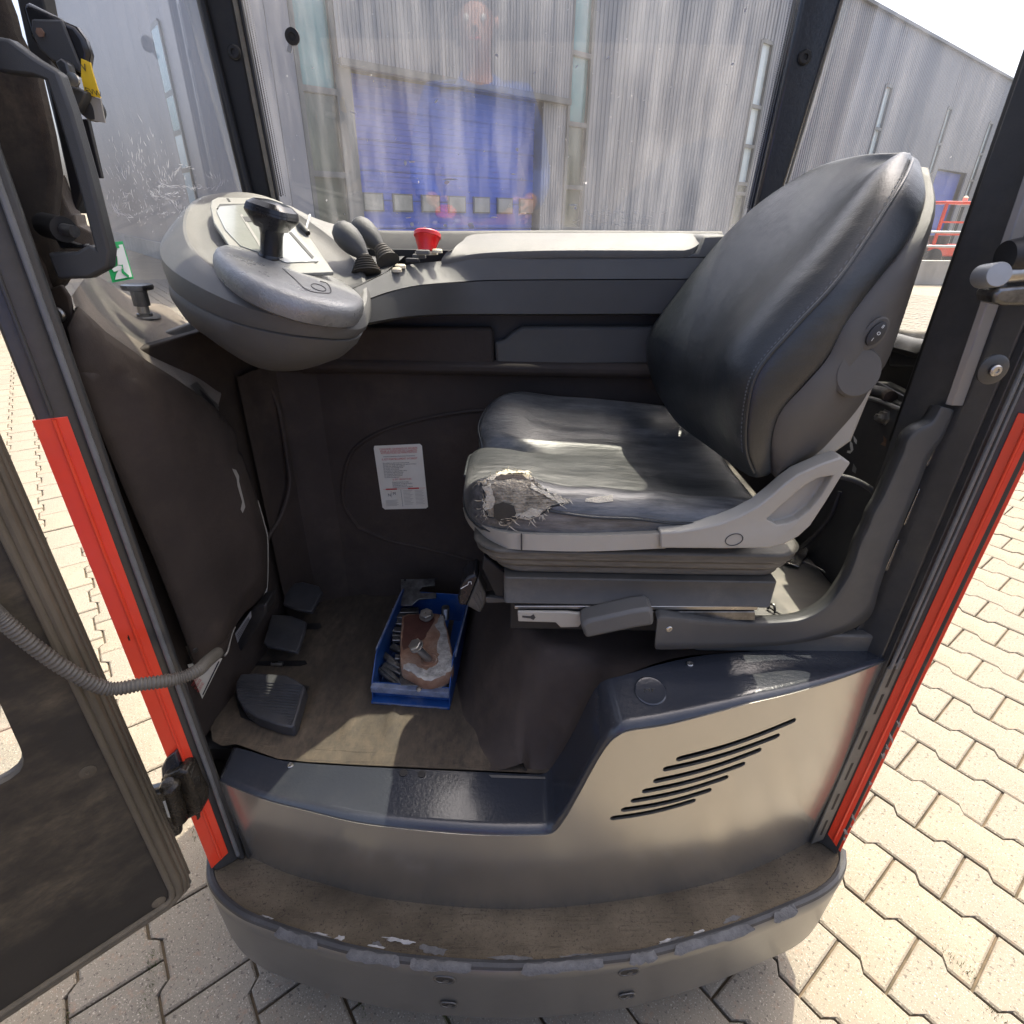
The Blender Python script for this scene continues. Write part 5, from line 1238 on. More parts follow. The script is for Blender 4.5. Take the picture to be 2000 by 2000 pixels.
tube('worn_edge', [lq(u, v)+LPn*.002 for u, v in [(456, 1224), (449, 1240), (442, 1270), (436, 1280)]], .0026, 'trimgrey', pliner, res=12, n=8)
h, n = seat_on(T_pl, 381, 1271)
if h is not None: lathe('rivet_hole', h, n, [(.005, 0), (.004, .001), (0, .001)], 'black', pliner, n=14)
# carpeted shelf in front of the pod
near = [(140, 578, .705), (165, 612, .725), (203, 648, .75), (245, 678, .78), (283, 704, .81), (330, 735, .84), (373, 762, .87), (424, 802, .92)]
far = [(175, 530, .90), (205, 548, .96), (240, 570, 1.02), (280, 590, 1.06), (330, 600, 1.12), (380, 650, 1.10), (415, 710, 1.05), (432, 770, .98)]
ra, rb = cr([P(u, v, Y=y) for u, v, y in near], 40), cr([P(u, v, Y=y) for u, v, y in far], 40)
shelf = loft('carpet_shelf', [shift(ra, (.006, -.004, -.03)), shift(ra, (.002, -.003, -.006)), ra, mixr(ra, rb, .12), mixr(ra, rb, .5), rb], 'carpet', truck, closed=False, angle=60)
T_sh = bvh_of(shelf)
cl = [(368, 755), (382, 747), (405, 775), (432, 800), (440, 822), (424, 806), (395, 785)]
decal('sill_clip', cl, T_sh, 'seatshell', shelf, off=.003, cell=8)
decal('clip_slot', [(384, 762), (392, 768), (412, 790), (418, 800), (405, 790), (390, 774)], T_sh, 'black', shelf, off=.0045, cell=8)
# black push knob on a short chrome stem
kb2 = P(282, 612, Y=.90); kt = P(268, 560, Y=.90); ax = kt-kb2; L = ax.length
lathe('vent_knob', kb2, ax, [(.011, -.004), (.011, .0), (.0075, .001), (.0075, L*.28), (.0115, L*.30), (.0115, L*.80), (.0125, L*.85), (.021, L*.90), (.022, L*1.0), (.021, L*1.08), (.017, L*1.10)], 'gloss', truck, n=28)
lathe('knob_stem', kb2, ax, [(.0082, 0), (.0082, L*.27)], 'steel', truck, n=20)
decal('rubber_grommet', blob_px(288, 618, 24, 8, jag=.1, ang=.1), T_sh, 'black', shelf, off=.003, cell=8)

# inner frame of the windscreen pillar, top left
def fl(name, px, Y, m, off=.02, par=truck, bev=.003, **k): return slab(name, [P(u, v, Y=Y) for u, v in px], (0, off, 0), m, par, bevel=bev, **k)
fl('pillar_cover', [(-60, 60), (-60, 330), (0, 425), (40, 500), (83, 560), (112, 565), (124, 545), (112, 510), (97, 440), (104, 338), (90, 260), (62, 140), (20, 60), (10, 20), (-20, -60)], .72, 'carpet2' if 'carpet2' in M else 'brown', .02, bev=.006)
slab('pillar_inner_face', [P(-60, 330, Y=.70), P(83, 560, Y=.70), P(148, 726, Y=.70), P(120, 600, Y=.74), P(60, 400, Y=.74), P(-60, 250, Y=.74)], (0, .01, 0), 'brown', truck, bevel=.002)
fl('lit_cover_edge', [(97, 440), (104, 338), (112, 360), (138, 420), (145, 418), (150, 440), (180, 455), (190, 500), (172, 530), (118, 520)], .745, 'carpet', .02)  # paler carpet than the cover, its sunlight is in the colour
fl('window_frame_seal', [(28, -20), (80, -20), (90, 30), (100, 150), (140, 280), (160, 380), (150, 418), (143, 416), (146, 400), (112, 260), (85, 152), (55, 100)], .76, 'black', .02, bev=.004)
fl('seal_lower', [(87, 152), (110, 150), (130, 200), (165, 330), (160, 382), (146, 418)], .758, 'black', .01)
# grab handle
hp = [P(u, v, Y=.665) for u, v in [(-40, 95), (0, 108), (30, 113), (75, 133), (112, 152), (135, 220), (170, 340), (208, 488), (200, 500), (170, 517), (112, 519)]]
hh = []
for i, p in enumerate(hp):
    t = (hp[min(i+1, len(hp)-1)]-hp[max(i-1, 0)]); t.y = 0; t.normalize(); nn = V(-t.z, 0, t.x)
    w_ = .0075 if 3 <= i <= 7 else .0135
    hh.append([p+nn*w_+V(0, -.008, 0), p-nn*w_+V(0, -.008, 0), p-nn*w_+V(0, .008, 0), p+nn*w_+V(0, .008, 0)])
M['handle'] = mat('handle_grey_black', (.050, .052, .052), .45, var=.2, vscale=10, bump=.2, bscale=900)
grab = loft('grab_handle', hh, 'handle', truck, bevel=.003)
tube('handle_bolt', [P(90, 440, Y=.70), P(125, 448, Y=.675)], .013, 'black', truck, n=16)
tube('handle_bolt', [P(125, 448, Y=.674), P(146, 452, Y=.668)], .006, 'blackmetal', truck, n=14)
fl('handle_bracket', [(106, 435), (118, 425), (128, 470), (150, 478), (165, 476), (165, 486), (118, 487), (108, 470)], .69, 'black', .012)
# lock housing with its yellow label
lk = empty('wiper_motor', P(120, 90, Y=.74), truck)
fl('housing', [(40, 8), (52, 3), (110, 32), (122, 40), (145, 50), (163, 75), (173, 105), (166, 152), (130, 145), (110, 135), (88, 110), (60, 75)], .72, 'gloss', .012, lk, .004)
fl('housing_front', [(60, 36), (120, 38), (163, 145), (128, 130), (100, 118), (75, 95), (60, 60)], .716, 'fascia2', .004, lk, .003)
fl('mount_plate', [(106, 120), (118, 112), (130, 122), (142, 168), (166, 178), (165, 190), (150, 222), (143, 200), (125, 160)], .70, 'char', .012, lk, .002)
fl('yellow_label', [(158, 114), (176, 122), (180, 140), (196, 192), (166, 184), (158, 150)], .710, 'yellow', .002, lk, .0003)
fl('label_tail', [(166, 186), (196, 193), (205, 240), (180, 235), (168, 225)], .712, 'trimgrey', .002, lk, .0003)
lathe('pivot_knob', P(180, 212, Y=.72), (.3, -1, .1), [(.010, -.01), (.012, 0), (.0115, .008), (0, .010)], 'black', lk, n=20)
tube('pivot_shaft', [P(150, 200, Y=.74), P(176, 210, Y=.73)], .006, 'steel', lk, n=10)
lathe('bolt_head', P(80, 64, Y=.714), (0, -1, 0), [(.004, 0), (.004, .002), (0, .0025)], 'rust', lk, n=6)
lathe('bolt_head', P(145, 156, Y=.695), (0, -1, 0), [(.006, 0), (.006, .003), (0, .0035)], 'steel', lk, n=12)
xd_ = (P(196, 192, Y=.744)-P(158, 114, Y=.744)).normalized()
text('print', 'EVW', P(170, 182, Y=.7092), P(192, 188, Y=.7092)-P(170, 182, Y=.7092), V(-.2, 0, 1), .0075, 'blackprint', lk)
text('print', 'V', P(162, 138, Y=.7092), P(192, 188, Y=.7092)-P(170, 182, Y=.7092), V(-.2, 0, 1), .010, 'blackprint', lk)
fl('wiper_bar', [(160, 232), (171, 232), (198, 348), (186, 348)], .77, 'black', .006, truck, .001)
screw('screw', P(115, 614, Y=.695), (0, -1, 0), .0085, 'steel', truck)
fl('screw_tab', [(92, 566), (118, 556), (134, 580), (142, 622), (150, 700), (140, 690), (112, 640)], .697, 'brown', .006, truck, .002)

# exit pictogram stuck on the front glass
gp0, gpn = V(-.578, .70, 0), V(.5, -.071, 0).normalized()
def gq(u, v, lift=.002): return onplane(u, v, gp0, gpn)+gpn*lift
ex = empty('exit_sticker', gq(227, 512), fg)
slab('sticker', [gq(u, v) for u, v in [(196, 475), (237, 471), (259, 544), (217, 552)]], -gpn*.0004, 'green', ex, bevel=0)
def xq(s, t):   # s across 0..1, t down 0..1
    tl, tr_, bl_, br_ = V(196, 475, 0), V(237, 471, 0), V(217, 552, 0), V(259, 544, 0)
    p = (tl*(1-s)+tr_*s)*(1-t)+(bl_*(1-s)+br_*s)*t; return gq(p.x, p.y, .0032)
slab('door_shape', [xq(s, t) for s, t in [(.62, .08), (.92, .08), (.92, .94), (.12, .94), (.25, .80), (.62, .60)]], -gpn*.0003, 'signwhite', ex, bevel=0)
for poly in ([(.58, .06), (.70, .06), (.72, .16), (.60, .17)], [(.35, .22), (.62, .20), (.66, .38), (.60, .60), (.42, .58), (.50, .36), (.36, .34), (.30, .46), (.22, .44)], [(.10, .66), (.42, .60), (.56, .62), (.60, .70), (.16, .74)], [(.55, .55), (.64, .60), (.60, .76), (.78, .90), (.72, .95), (.50, .80)]):
    slab('figure_shape', [xq(s, t)+gpn*.0006 for s, t in poly], -gpn*.0003, 'green' if poly[0][0] > .5 else 'signwhite', ex, bevel=0)

# ================================================================== OPEN DOOR
D0 = P(366, 1748, Z=.36); D1 = P(0, 1992, Z=.36); dd = (D1-D0); dd.z = 0; dd.normalize(); dnn = V(-dd.y, dd.x, 0)
if dnn.dot(O-D0) < 0: dnn = -dnn
def dq(u, v, lift=0): return onplane(u, v, D0, dnn)+dnn*lift
def dz_(s, z, lift=0): return D0+dd*s+V(0, 0, z-D0.z)+dnn*lift
door = empty('cab_door', D0, truck)
dp = slab('door_panel', [dz_(.012, .372), dz_(.60, .372), dz_(.60, 2.05), dz_(.012, 2.05)], -dnn*.018, 'liner2' if 'liner2' in M else 'brown', door, bevel=0, smooth=False)
wpoly = [dq(u, v, .01) for u, v in [(38, 1508), (45, 1496), (46, 1482), (40, 1462), (-20, 1330), (-120, 1120), (-170, 1010)]]
zt_ = wpoly[-1].z; sfar = .52
wpoly = wpoly+[dz_(sfar, zt_+.0, .01), dz_(sfar, dq(0, 1533).z, .01)]+[dq(u, v, .01) for u, v in [(0, 1533), (20, 1522)]]
cutd = slab('cutter', wpoly, -dnn*.05, 'black', None, bevel=0, smooth=False)
boolean_cut(dp, [cutd]); dp.data.set_sharp_from_angle(angle=R_(30))
slab('door_pane', [p-dnn*.018 for p in wpoly], -dnn*.003, 'glass2', door, bevel=0)
slab('door_skin', [dz_(-.012, .352, -.022), dz_(.62, .352, -.022), dz_(.62, dq(0, 1560).z, -.022), dz_(-.012, dq(0, 1560).z, -.022)], -dnn*.006, 'char', door, bevel=.002)
slab('door_skin', [dz_(-.012, dq(0, 1560).z, -.022), dz_(.045, dq(0, 1560).z, -.022), dz_(.045, 2.07, -.022), dz_(-.012, 2.07, -.022)], -dnn*.006, 'char', door, bevel=.002)
# layered rubber seal along the hinge edge and the foot, as four worn lips
for k, (o_, r_, m_) in enumerate([(.016, .0050, 'seal'), (.006, .0075, 'seal'), (-.004, .0050, 'seal'), (-.010, .0035, 'seal')]):
    tube('edge_seal', [dz_(o_, 2.05, .002-.004*k), dz_(o_, .40, .002-.004*k), dz_(o_+.004, .372+o_*.6, .002-.004*k), dz_(.03, .358+o_, .002-.004*k), dz_(.60, .358+o_, .002-.004*k)], r_, m_, door, n=10)
slab('hinge_edge_plate', [dz_(-.016, .39, -.012), dz_(-.012, .39, -.012), dz_(-.012, 2.05, -.012), dz_(-.016, 2.05, -.012)], -dnn*.01, 'seal', door, bevel=.001)
for u, v in [(171, 1508), (310, 1762)]:
    h = dq(u, v); lathe('rivet', h, dnn, [(.0105, 0), (.0105, .0008), (.009, .0014), (.003, .0014), (.0025, .0006), (0, .0006)], 'seal', door, n=20)
# hinge
hY = .598
hg = empty('door_hinge', P(345, 1570, Y=hY), truck)
M['grease'] = mat('greasy_dark_steel', (.035, .030, .022), .25, metal=.3, var=.5, vscale=50, dust=.5, dustcol=(.12, .09, .05), dscale=40, bump=.5, bscale=200)
fl('hinge_leaf', [(284, 1560), (318, 1548), (340, 1545), (352, 1612), (352, 1630), (330, 1642), (322, 1634)], hY-.006, 'grease', .010, hg, .002)
fl('hinge_block', [(316, 1520), (350, 1506), (366, 1510), (380, 1545), (393, 1570), (392, 1588), (360, 1606), (345, 1600), (332, 1560)], hY-.012, 'grease', .03, hg, .004)
fl('hinge_top_plate', [(284, 1545), (312, 1538), (316, 1525), (314, 1500), (325, 1480), (342, 1470), (352, 1505), (318, 1522), (318, 1546), (288, 1552)], hY, 'navy', .012, hg, .002)
tube('hinge_knuckle', [P(334, 1536, Y=hY-.02), P(352, 1600, Y=hY-.02)], .012, 'grease', hg, n=20)
lathe('pin_end', P(332, 1534, Y=hY-.02), (-.1, -.3, 1), [(.015, -.004), (.015, .003), (.010, .008), (0, .009)], 'grease', hg, n=20)
fl('hinge_slot', [(318, 1566), (330, 1562), (342, 1594), (340, 1600), (328, 1596)], hY-.0075, 'signwhite', .0008, hg, 0)
rr = random.Random(9); T_redL = bvh_of(redL)
for k in range(5): decal('grease_smear', blob_px(378+rr.uniform(-4, 10), 1525+k*22, 6, 9, seed=k, jag=.5), T_redL, 'grease', jambL, off=.0006, cell=6)
# corrugated conduit from the door into the cab
cpts = [dq(-90, 1120, .01), dq(-30, 1165, .02), dq(0, 1192, .022), dq(60, 1242, .024), dq(130, 1290, .026), dq(200, 1322, .028), P(280, 1336, Y=.555), P(345, 1326, Y=.580), P(385, 1310, Y=.600), P(405, 1292, Y=.64), P(425, 1275, Y=.70)]
tube('corrugated_hose', cpts, [.0078, .0094, .0094, .0078]*90, 'hose', truck, res=360, n=14, angle=80)

# ================================================================== PEDALS, LABELS, FLOOR DETAILS
lowbox = slab('pedal_box', [P(u, v, Y=.86) for u, v in [(405, 1372), (390, 1290), (452, 1225), (500, 1185), (520, 1180), (520, 1200)]], (0, .05, 0), 'black', truck, bevel=.004)
def quad_label(name, px, Y, m, par): return slab(name, [P(u, v, Y=Y) for u, v in px], (0, .0006, 0), m, par, bevel=0)
wl = quad_label('warning_label', [(366, 1298), (434, 1286), (395, 1365)], .72, 'white', truck)
slab('label_border', [P(u, v, Y=.7195) for u, v in [(426, 1292), (429, 1292), (397, 1358), (395, 1356)]], (0, .0003, 0), 'blackprint', wl, bevel=0)
o_ = P(392, 1352, Y=.7195); xd = P(421, 1302, Y=.7195)-P(395, 1347, Y=.7195); yd = V(-xd.z, 0, xd.x)
for k, s_t in enumerate(['DES ROUES', 'LE SERRAGE', 'CONTROLER']):
    text('print', s_t, o_+yd.normalized()*(.0006+.0066*k)-xd.normalized()*(.002-.004*k)+V(-.001, 0, .001), xd, yd, .0066, 'redprint', wl, squeeze=.80, lift=.0004)
for k in range(5):
    fl('vent_slot', [(362+k*3, 1262+k*8), (376+k*2, 1288+k*4), (379+k*2, 1286+k*4), (366+k*3, 1262+k*8)], .715, 'black', .001, truck, 0)
gl_ = quad_label('type_label', [(459, 1238), (490, 1193), (491, 1205), (464, 1256)], .835, 'galv', truck)
for k in range(4):
    a, b = V(463+k*1.2, 1240+k*3.2, 0), V(486+k*.6, 1204+k*2, 0)
    slab('print_line', [P(a.x, a.y, Y=.8345), P(b.x, b.y, Y=.8345), P(b.x, b.y+1.6, Y=.8345), P(a.x, a.y+1.6, Y=.8345)], (0, .0002, 0), 'blackprint', gl_, bevel=0)
# safety notice on the rear liner
sg0 = (742, 868); nq = [(731, 871), (820, 867), (824, 871), (836, 990), (832, 993), (752, 995), (747, 991), (730, 876)]
notice = slab('safety_notice', [P(u, v, Y=YW-.001) for u, v in nq], (0, .0006, 0), 'white', wallb, bevel=0)
def nqp(s, t, l=.0018):
    a = V(731, 870, 0).lerp(V(823, 866, 0), s); b = V(748, 995, 0).lerp(V(837, 992, 0), s); p = a.lerp(b, t); return P(p.x, p.y, Y=YW-l)
nx_ = (nqp(1, .5)-nqp(0, .5)).normalized(); ny_ = V(0, 0, 1); ny_ = (nqp(.5, 0)-nqp(.5, 1)).normalized()
ny_ = (ny_-nx_*ny_.dot(nx_)*1.0).normalized()
wN = (nqp(1, .5)-nqp(0, .5)).length
def nt_(s, t, txt, size, m_, al='LEFT', sq=.85): text('print', txt, nqp(s, t), nx_, ny_, wN*size, m_, notice, align=al, lift=.0002, squeeze=sq)
nt_(.5, .078, 'CONSIGNES GENERALES DE SECURITE', .055, 'redprint', 'CENTER'); nt_(.5, .112, 'POUR LA CONDUITE DES CHARIOTS', .055, 'redprint', 'CENTER'); nt_(.5, .142, 'AUTOMOTEURS DE MANUTENTION', .055, 'redprint', 'CENTER')
nt_(.5, .19, "Prendre connaissance de la notice d'instructions", .040, 'blackprint', 'CENTER')
nt_(.5, .238, 'IL EST FORMELLEMENT INTERDIT', .060, 'redprint', 'CENTER')
for k, s_t in enumerate(['De conduire le chariot sans y etre autorise', 'De lever une charge superieure a la capacite nominale', 'De lever une charge mal equilibree', 'De circuler avec la charge haute', 'De monter sur le chariot', 'De prendre un virage a grande vitesse', 'De stationner sous les fourches', 'De transporter des personnes', 'De laisser la cle sur le chariot', 'De freiner brusquement']):
    nt_(.13, .292+.0245*k, s_t, .038, 'blackprint')
nt_(.5, .552, 'IL EST OBLIGATOIRE', .052, 'redprint', 'CENTER')
for k, s_t in enumerate(["D'avertir avant de reculer", "D'abaisser la charge en marche", 'De controler les freins', "D'assurer l'entretien du chariot"]): nt_(.28, .592+.025*k, s_t, .040, 'blackprint')
def nbar(s0, t0, s1, t1, m_): slab('print_bar', [nqp(s0, t0), nqp(s1, t0), nqp(s1, t1), nqp(s0, t1)], (0, .0002, 0), m_, notice, bevel=0)
nbar(.06, .688, .98, .691, 'redprint'); nbar(.12, .680, .36, .700, 'redprint'); nbar(.60, .680, .84, .700, 'redprint'); nbar(.44, .70, .445, .965, 'blackprint')
nt_(.15, .80, 'N', .10, 'blackprint'); nt_(.26, .78, 'M', .10, 'blackprint'); nbar(.225, .72, .23, .82, 'blackprint')
for k in range(6): nbar(.08, .86+.017*k, .36-.04*(k % 2), .864+.017*k, 'trimgrey')
for k in range(11): nbar(.49, .72+.021*k, .69-.03*(k % 3), .724+.021*k, 'trimgrey'); nbar(.74, .72+.021*k, .93-.03*(k % 2), .724+.021*k, 'trimgrey')
# pedals
pd = empty('accelerator_pedal', P(520, 1400, Z=.58), truck)
ppx = [(461, 1332), (470, 1316), (500, 1314), (560, 1318), (580, 1328), (596, 1341), (594, 1352), (575, 1416), (568, 1420), (545, 1416), (500, 1400), (478, 1385), (463, 1362), (460, 1345)]
def pedz(u, v): return .60+.018*max(0, (1420-v)/100)
pt = [P(u, v, Z=pedz(u, v)) for u, v in ppx]
M['pedal'] = mat('ribbed_pedal_rubber', (.045, .046, .05), .45, var=.3, vscale=30, dust=.35, dustcol=(.14, .12, .09), dscale=20)
ped = slab('pedal_plate', pt, (0, .004, -.030), 'pedal', pd, bevel=.003)
T_pd = bvh_of(ped)
def hp_(u, v):
    h, n = seat_on(T_pd, u, v); return h
for k in range(15):
    v0 = 1330+k*5.4; ul = 463+max(0, (k-6))*3.2-0; ur = 592-k*1.4
    a, b = None, None
    for uu in range(int(ul), int(ul)+30, 2):
        a = hp_(uu+2, v0+0)
        if a is not None and a.z > .585: break
    for uu in range(int(ur), int(ur)-40, -2):
        b = hp_(uu-2, v0+9)
        if b is not None and b.z > .585: break
    if a is not None and b is not None and (a-b).length > .02: tube('tread_rib', [a+V(0, 0, .0008), b+V(0, 0, .0008)], .0017, 'pedal', pd, n=6)
slab('pedal_recess', [P(u, v, Z=.5715) for u, v in [(455, 1345), (470, 1400), (520, 1420), (560, 1432), (585, 1425), (600, 1350), (604, 1340), (560, 1330)]], (0, 0, -.001), 'black', truck, bevel=0)
for (px_, zz, arm) in [([(530, 1200), (568, 1202), (598, 1214), (594, 1235), (580, 1275), (558, 1270), (520, 1262), (514, 1255)], .635, [(575, 1232), (625, 1226)]), ([(560, 1142), (590, 1136), (622, 1144), (629, 1156), (608, 1195), (580, 1190), (552, 1180)], .66, [(570, 1190), (560, 1230)])]:
    pe = empty('foot_pedal', P(px_[0][0], px_[0][1], Z=.57), truck)
    slab('pedal_pad', [P(u, v, Z=zz) for u, v in px_], (0, .006, -.012), 'pedal', pe, bevel=.003)
    c = sum((P(u, v, Z=zz) for u, v in px_), V(0, 0, 0))/len(px_)
    tube('pedal_arm', [c+V(0, 0, -.012), c+V(.0, .03, -.05), c+V(0, .06, -.07)], .008, 'black', pe, n=10)
for px_ in ([(515, 1223), (515, 1229), (620, 1228), (628, 1224), (626, 1217), (560, 1219)], [(455, 1292), (455, 1298), (585, 1300), (600, 1296), (596, 1290)]):
    slab('floor_slot', [P(u, v, Z=.5718) for u, v in px_], (0, 0, -.0012), 'black', truck, bevel=0)
lathe('slot_bolt', P(543, 1297, Z=.574), (1, 0, 0), [(.004, -.014), (.004, 0), (.0055, 0), (.0055, .010), (0, .010)], 'steel', truck, n=12)

# chips and dirt on the red strips
T_redR = bvh_of(redR); rr = random.Random(4)
M['chip'] = mat('pale_chipped_primer', (.50, .44, .38), .7, var=.4, vscale=80)
for k in range(9):
    t = rr.random(); u, v = 1767-127*t+rr.uniform(-3, 3), 1400+258*t
    decal('paint_chip', blob_px(u, v, rr.uniform(2, 4), rr.uniform(4, 12), seed=k+30, jag=.6, ang=-.4), T_redR, 'chip', jambR, off=.0006, cell=6)
for k in range(2):
    t = rr.random(); u, v = 86+330*t+rr.uniform(-14, 14), 860+760*t
    decal('paint_chip', blob_px(u, v, rr.uniform(1.2, 2.5), rr.uniform(3, 9), seed=k+60, jag=.6, ang=-.4), T_redL, 'grease', jambL, off=.0006, cell=6)

M['scratch'] = mat('white_scratches', (.50, .50, .52), .6)
rr = random.Random(77)
it = []
for k in range(100):   # fan of scratches low on the front window
    u = rr.gauss(265, 38); v = rr.gauss(330, 42)
    if 205 < u < 430 and 180 < v < 450: it.append((u, v, rr.uniform(.0015, .007), rr.uniform(.0002, .0007), rr.uniform(1.1, 2.2)))
for (cx, cy, rx, ry, sd_) in [(285, 402, 62, 20, 1), (375, 348, 50, 20, 2), (330, 372, 40, 10, 3)]:   # thin looped scrapes, uneven
    q_ = random.Random(sd_); ph = [q_.uniform(0, 6.28) for _ in range(4)]
    for k in range(60):
        a = k/60*6.283; w1 = 1+.18*math.sin(3*a+ph[0])+.12*math.sin(5*a+ph[1])+.06*math.sin(9*a+ph[2])
        if math.sin(2*a+ph[3]) < -.55: continue
        u, v = cx+rx*w1*math.cos(a), cy+ry*w1*math.sin(a)*(1+.25*math.sin(2*a+ph[2]))
        for _ in range(2): it.append((u+q_.gauss(0, 2.5), v+q_.gauss(0, 2), q_.uniform(.002, .007), q_.uniform(.0001, .0004), math.atan2(-ry*math.cos(a), -rx*math.sin(a))+q_.uniform(-.35, .35)))
for k in range(160): it.append((rr.gauss(300, 60), rr.gauss(385, 40), rr.uniform(.0008, .003), rr.uniform(.0001, .0004), rr.uniform(0, 3.1)))
it = [q for q in it if q[0] > 200 and 150 < q[1] < 455]
flecks('scratches', fg, gp0, gpn, it, 'scratch', off=.0015)
rp0 = V(0, 1.238, 1.375); rn = V(0, -.425, -.051).normalized()
it = [(805, 316, .006, .0015, 0), (792, 318, .003, .004, 0), (880, 350, .016, .0015, .02), (873, 356, .006, .003, .2), (1003, 340, .005, .001, 0), (1010, 292, .003, .003, .5), (852, 198, .004, .0018, .7), (970, 108, .004, .002, -.4), (1188, 113, .006, .0012, .7), (1126, 130, .003, .001, .7), (1045, 142, .004, .001, .4), (920, 440, .005, .007, 1.2), (870, 440, .003, .004, 1.5), (805, 438, .004, .004, 1.4), (798, 425, .006, .001, .1), (965, 424, .007, .001, 0), (1120, 400, .009, .0012, 0), (1124, 406, .003, .003, 0), (690, 220, .008, .0008, -.3), (830, 445, .003, .003, 0), (1455, 20, .004, .002, 1.2), (1430, 125, .003, .0015, .4)]
for k in range(70): it.append((rr.uniform(560, 1450), rr.uniform(5, 440), rr.uniform(.0006, .0020), rr.uniform(.0003, .0009), rr.uniform(0, 3)))
for k in range(60): it.append((rr.gauss(1200, 40), rr.uniform(410, 447), rr.uniform(.002, .008), rr.uniform(.0002, .0005), rr.uniform(-.6, .6)))
flecks('scratches', rg, rp0, rn, it, 'scratch', off=.002)
# small grey clip on the rear glass
clp = onplane(573, 72, rp0, rn)+rn*.003
lathe('glass_clip', clp, rn, [(.012, 0), (.012, .004), (.006, .005), (.004, .003), (0, .003)], 'black', rg, n=18)
slab('clip_tab', [onplane(u, v, rp0, rn)+rn*.002 for u, v in [(567, 74), (575, 80), (570, 105), (561, 100)]], rn*.002, 'galv', rg, bevel=.0005)

# ================================================================== LOOSE THINGS: BLUE BOX OF METAL PARTS
bz0 = ZF+.006
fl_, fr2 = P(727, 1370, Z=bz0), P(879, 1382, Z=bz0); bl2, br2 = P(781, 1141, Z=bz0+.085), P(894, 1144, Z=bz0+.085)
ux = (fr2-fl_); ux.z = 0; wb = ux.length; ux.normalize(); uy = V(-ux.y, ux.x, 0); lb = .262
tb_ = empty('parts_box', fl_+ux*wb/2+uy*lb/2, label='open blue sheet metal box with rust on the cab floor', cat='parts box')
def tbq(x, y, z): return fl_+ux*x+uy*y+V(0, 0, z)
def tbox(name, a, b, m, par=tb_, bev=.0008):
    x0, y0, z0 = a; x1, y1, z1 = b
    vs = [tbq(x, y, z) for z in (z0, z1) for y in (y0, y1) for x in (x0, x1)]
    return obj(name, vs, [(0, 2, 3, 1), (4, 5, 7, 6), (0, 1, 5, 4), (2, 6, 7, 3), (0, 4, 6, 2), (1, 3, 7, 5)], m, par, bevel=bev)
tbox('base', (0, .0, 0), (wb, lb, .002), 'blue')
def sidew(name, x):
    pts = [tbq(x, .0, .002), tbq(x, lb, .002), tbq(x, lb, .084), tbq(x, .055, .082), tbq(x, .045, .078), tbq(x, .008, .042)]
    return slab(name, pts, ux*.002, 'blue', tb_, bevel=.0005)
sidew('side_wall', 0); sidew('side_wall', wb-.002)
tbox('rear_wall', (.002, lb-.002, .002), (wb-.002, lb, .078), 'blue')
tbox('front_dirt', (.004, -.0065, .002), (wb-.004, -.0061, .005), 'bluegrey')
tbox('front_wall', (.002, .012, .002), (wb-.002, .014, .040), 'blue')
tbox('front_lip', (0, -.006, .0), (wb, .0115, .006), 'blue'); tbox('front_ledge', (.001, -.002, .0265), (wb-.001, .011, .040), 'bluegrey')
tbox('rolled_rim', (-.004, .06, .074), (-.0005, lb, .082), 'bluegrey'); tbox('rolled_rim', (wb+.0005, .06, .074), (wb+.004, lb, .082), 'bluegrey')
# flat black plates
def loose(name, o, lab, cat, group=None):
    return tag(o, lab, cat, group)
def at(u, v, z): return P(u, v, Z=ZF+z)
pl1 = slab('flat_bracket', [at(u, v, z) for u, v, z in [(783, 1131, .098), (849, 1130, .098), (849, 1143, .094), (825, 1145, .092), (818, 1152, .088), (822, 1158, .085), (852, 1157, .085), (852, 1167, .080), (818, 1170, .080), (804, 1182, .072), (783, 1182, .072)]], (0, .001, -.004), 'blackmetal', None, bevel=.001)
tag(pl1, 'flat notched black steel bracket leaning upright on the back wall of the blue box', 'bracket')
lathe('hole', at(791, 1133, .0985), (0, -.3, 1), [(.003, 0), (.003, .0006), (0, .0006)], 'black', pl1, n=10)
rr = random.Random(21)
bits = [  # u0,v0 -> u1,v1 , height, width, label
    ((757, 1187), (812, 1185), .060, .010, 'black steel bar end at the top of the stack beside the rusty block'),
    ((755, 1207), (800, 1210), .056, .009, 'short black bar second from the top of the stack beside the rusty block'),
    ((758, 1222), (800, 1226), .054, .009, 'short black bar third from the top of the stack beside the rusty block'),
    ((757, 1240), (800, 1241), .052, .009, 'short black bar with a bright flat end half way down the stack'),
    ((755, 1254), (800, 1272), .050, .008, 'narrow black bar slanting down to the right under the rusty block'),
    ((762, 1276), (800, 1277), .052, .008, 'short black bar level with the upright bolt beside the rusty block'),
    ((735, 1266), (775, 1296), .048, .007, 'slanting black bar touching the left wall of the blue box'),
    ((740, 1290), (790, 1312), .046, .007, 'black bar lying crosswise low at the left of the blue box'),
    ((768, 1304), (800, 1306), .050, .009, 'stubby black bar under the lower left corner of the rusty block'),
    ((729, 1298), (786, 1342), .046, .005, 'long thin black strip nearest the front left corner of the blue box'),
    ((737, 1296), (790, 1336), .050, .005, 'long thin black strip lying over the lowest one at the front left')]
bits += [
    ((760, 1196), (806, 1199), .064, .007, 'black steel bar crossing just under the topmost bar of the stack'),
    ((752, 1232), (792, 1230), .046, .008, 'deep lying dark bar seen between the short bars at the left wall'),
    ((748, 1282), (784, 1300), .052, .006, 'narrow bright edged strip above the crosswise bar near the front left'),
    ((776, 1318), (812, 1330), .046, .007, 'small dark bar poking out under the front of the rusty block'),
    ((845, 1334), (872, 1328), .048, .006, 'short dark bar end in the front right corner of the blue box')]
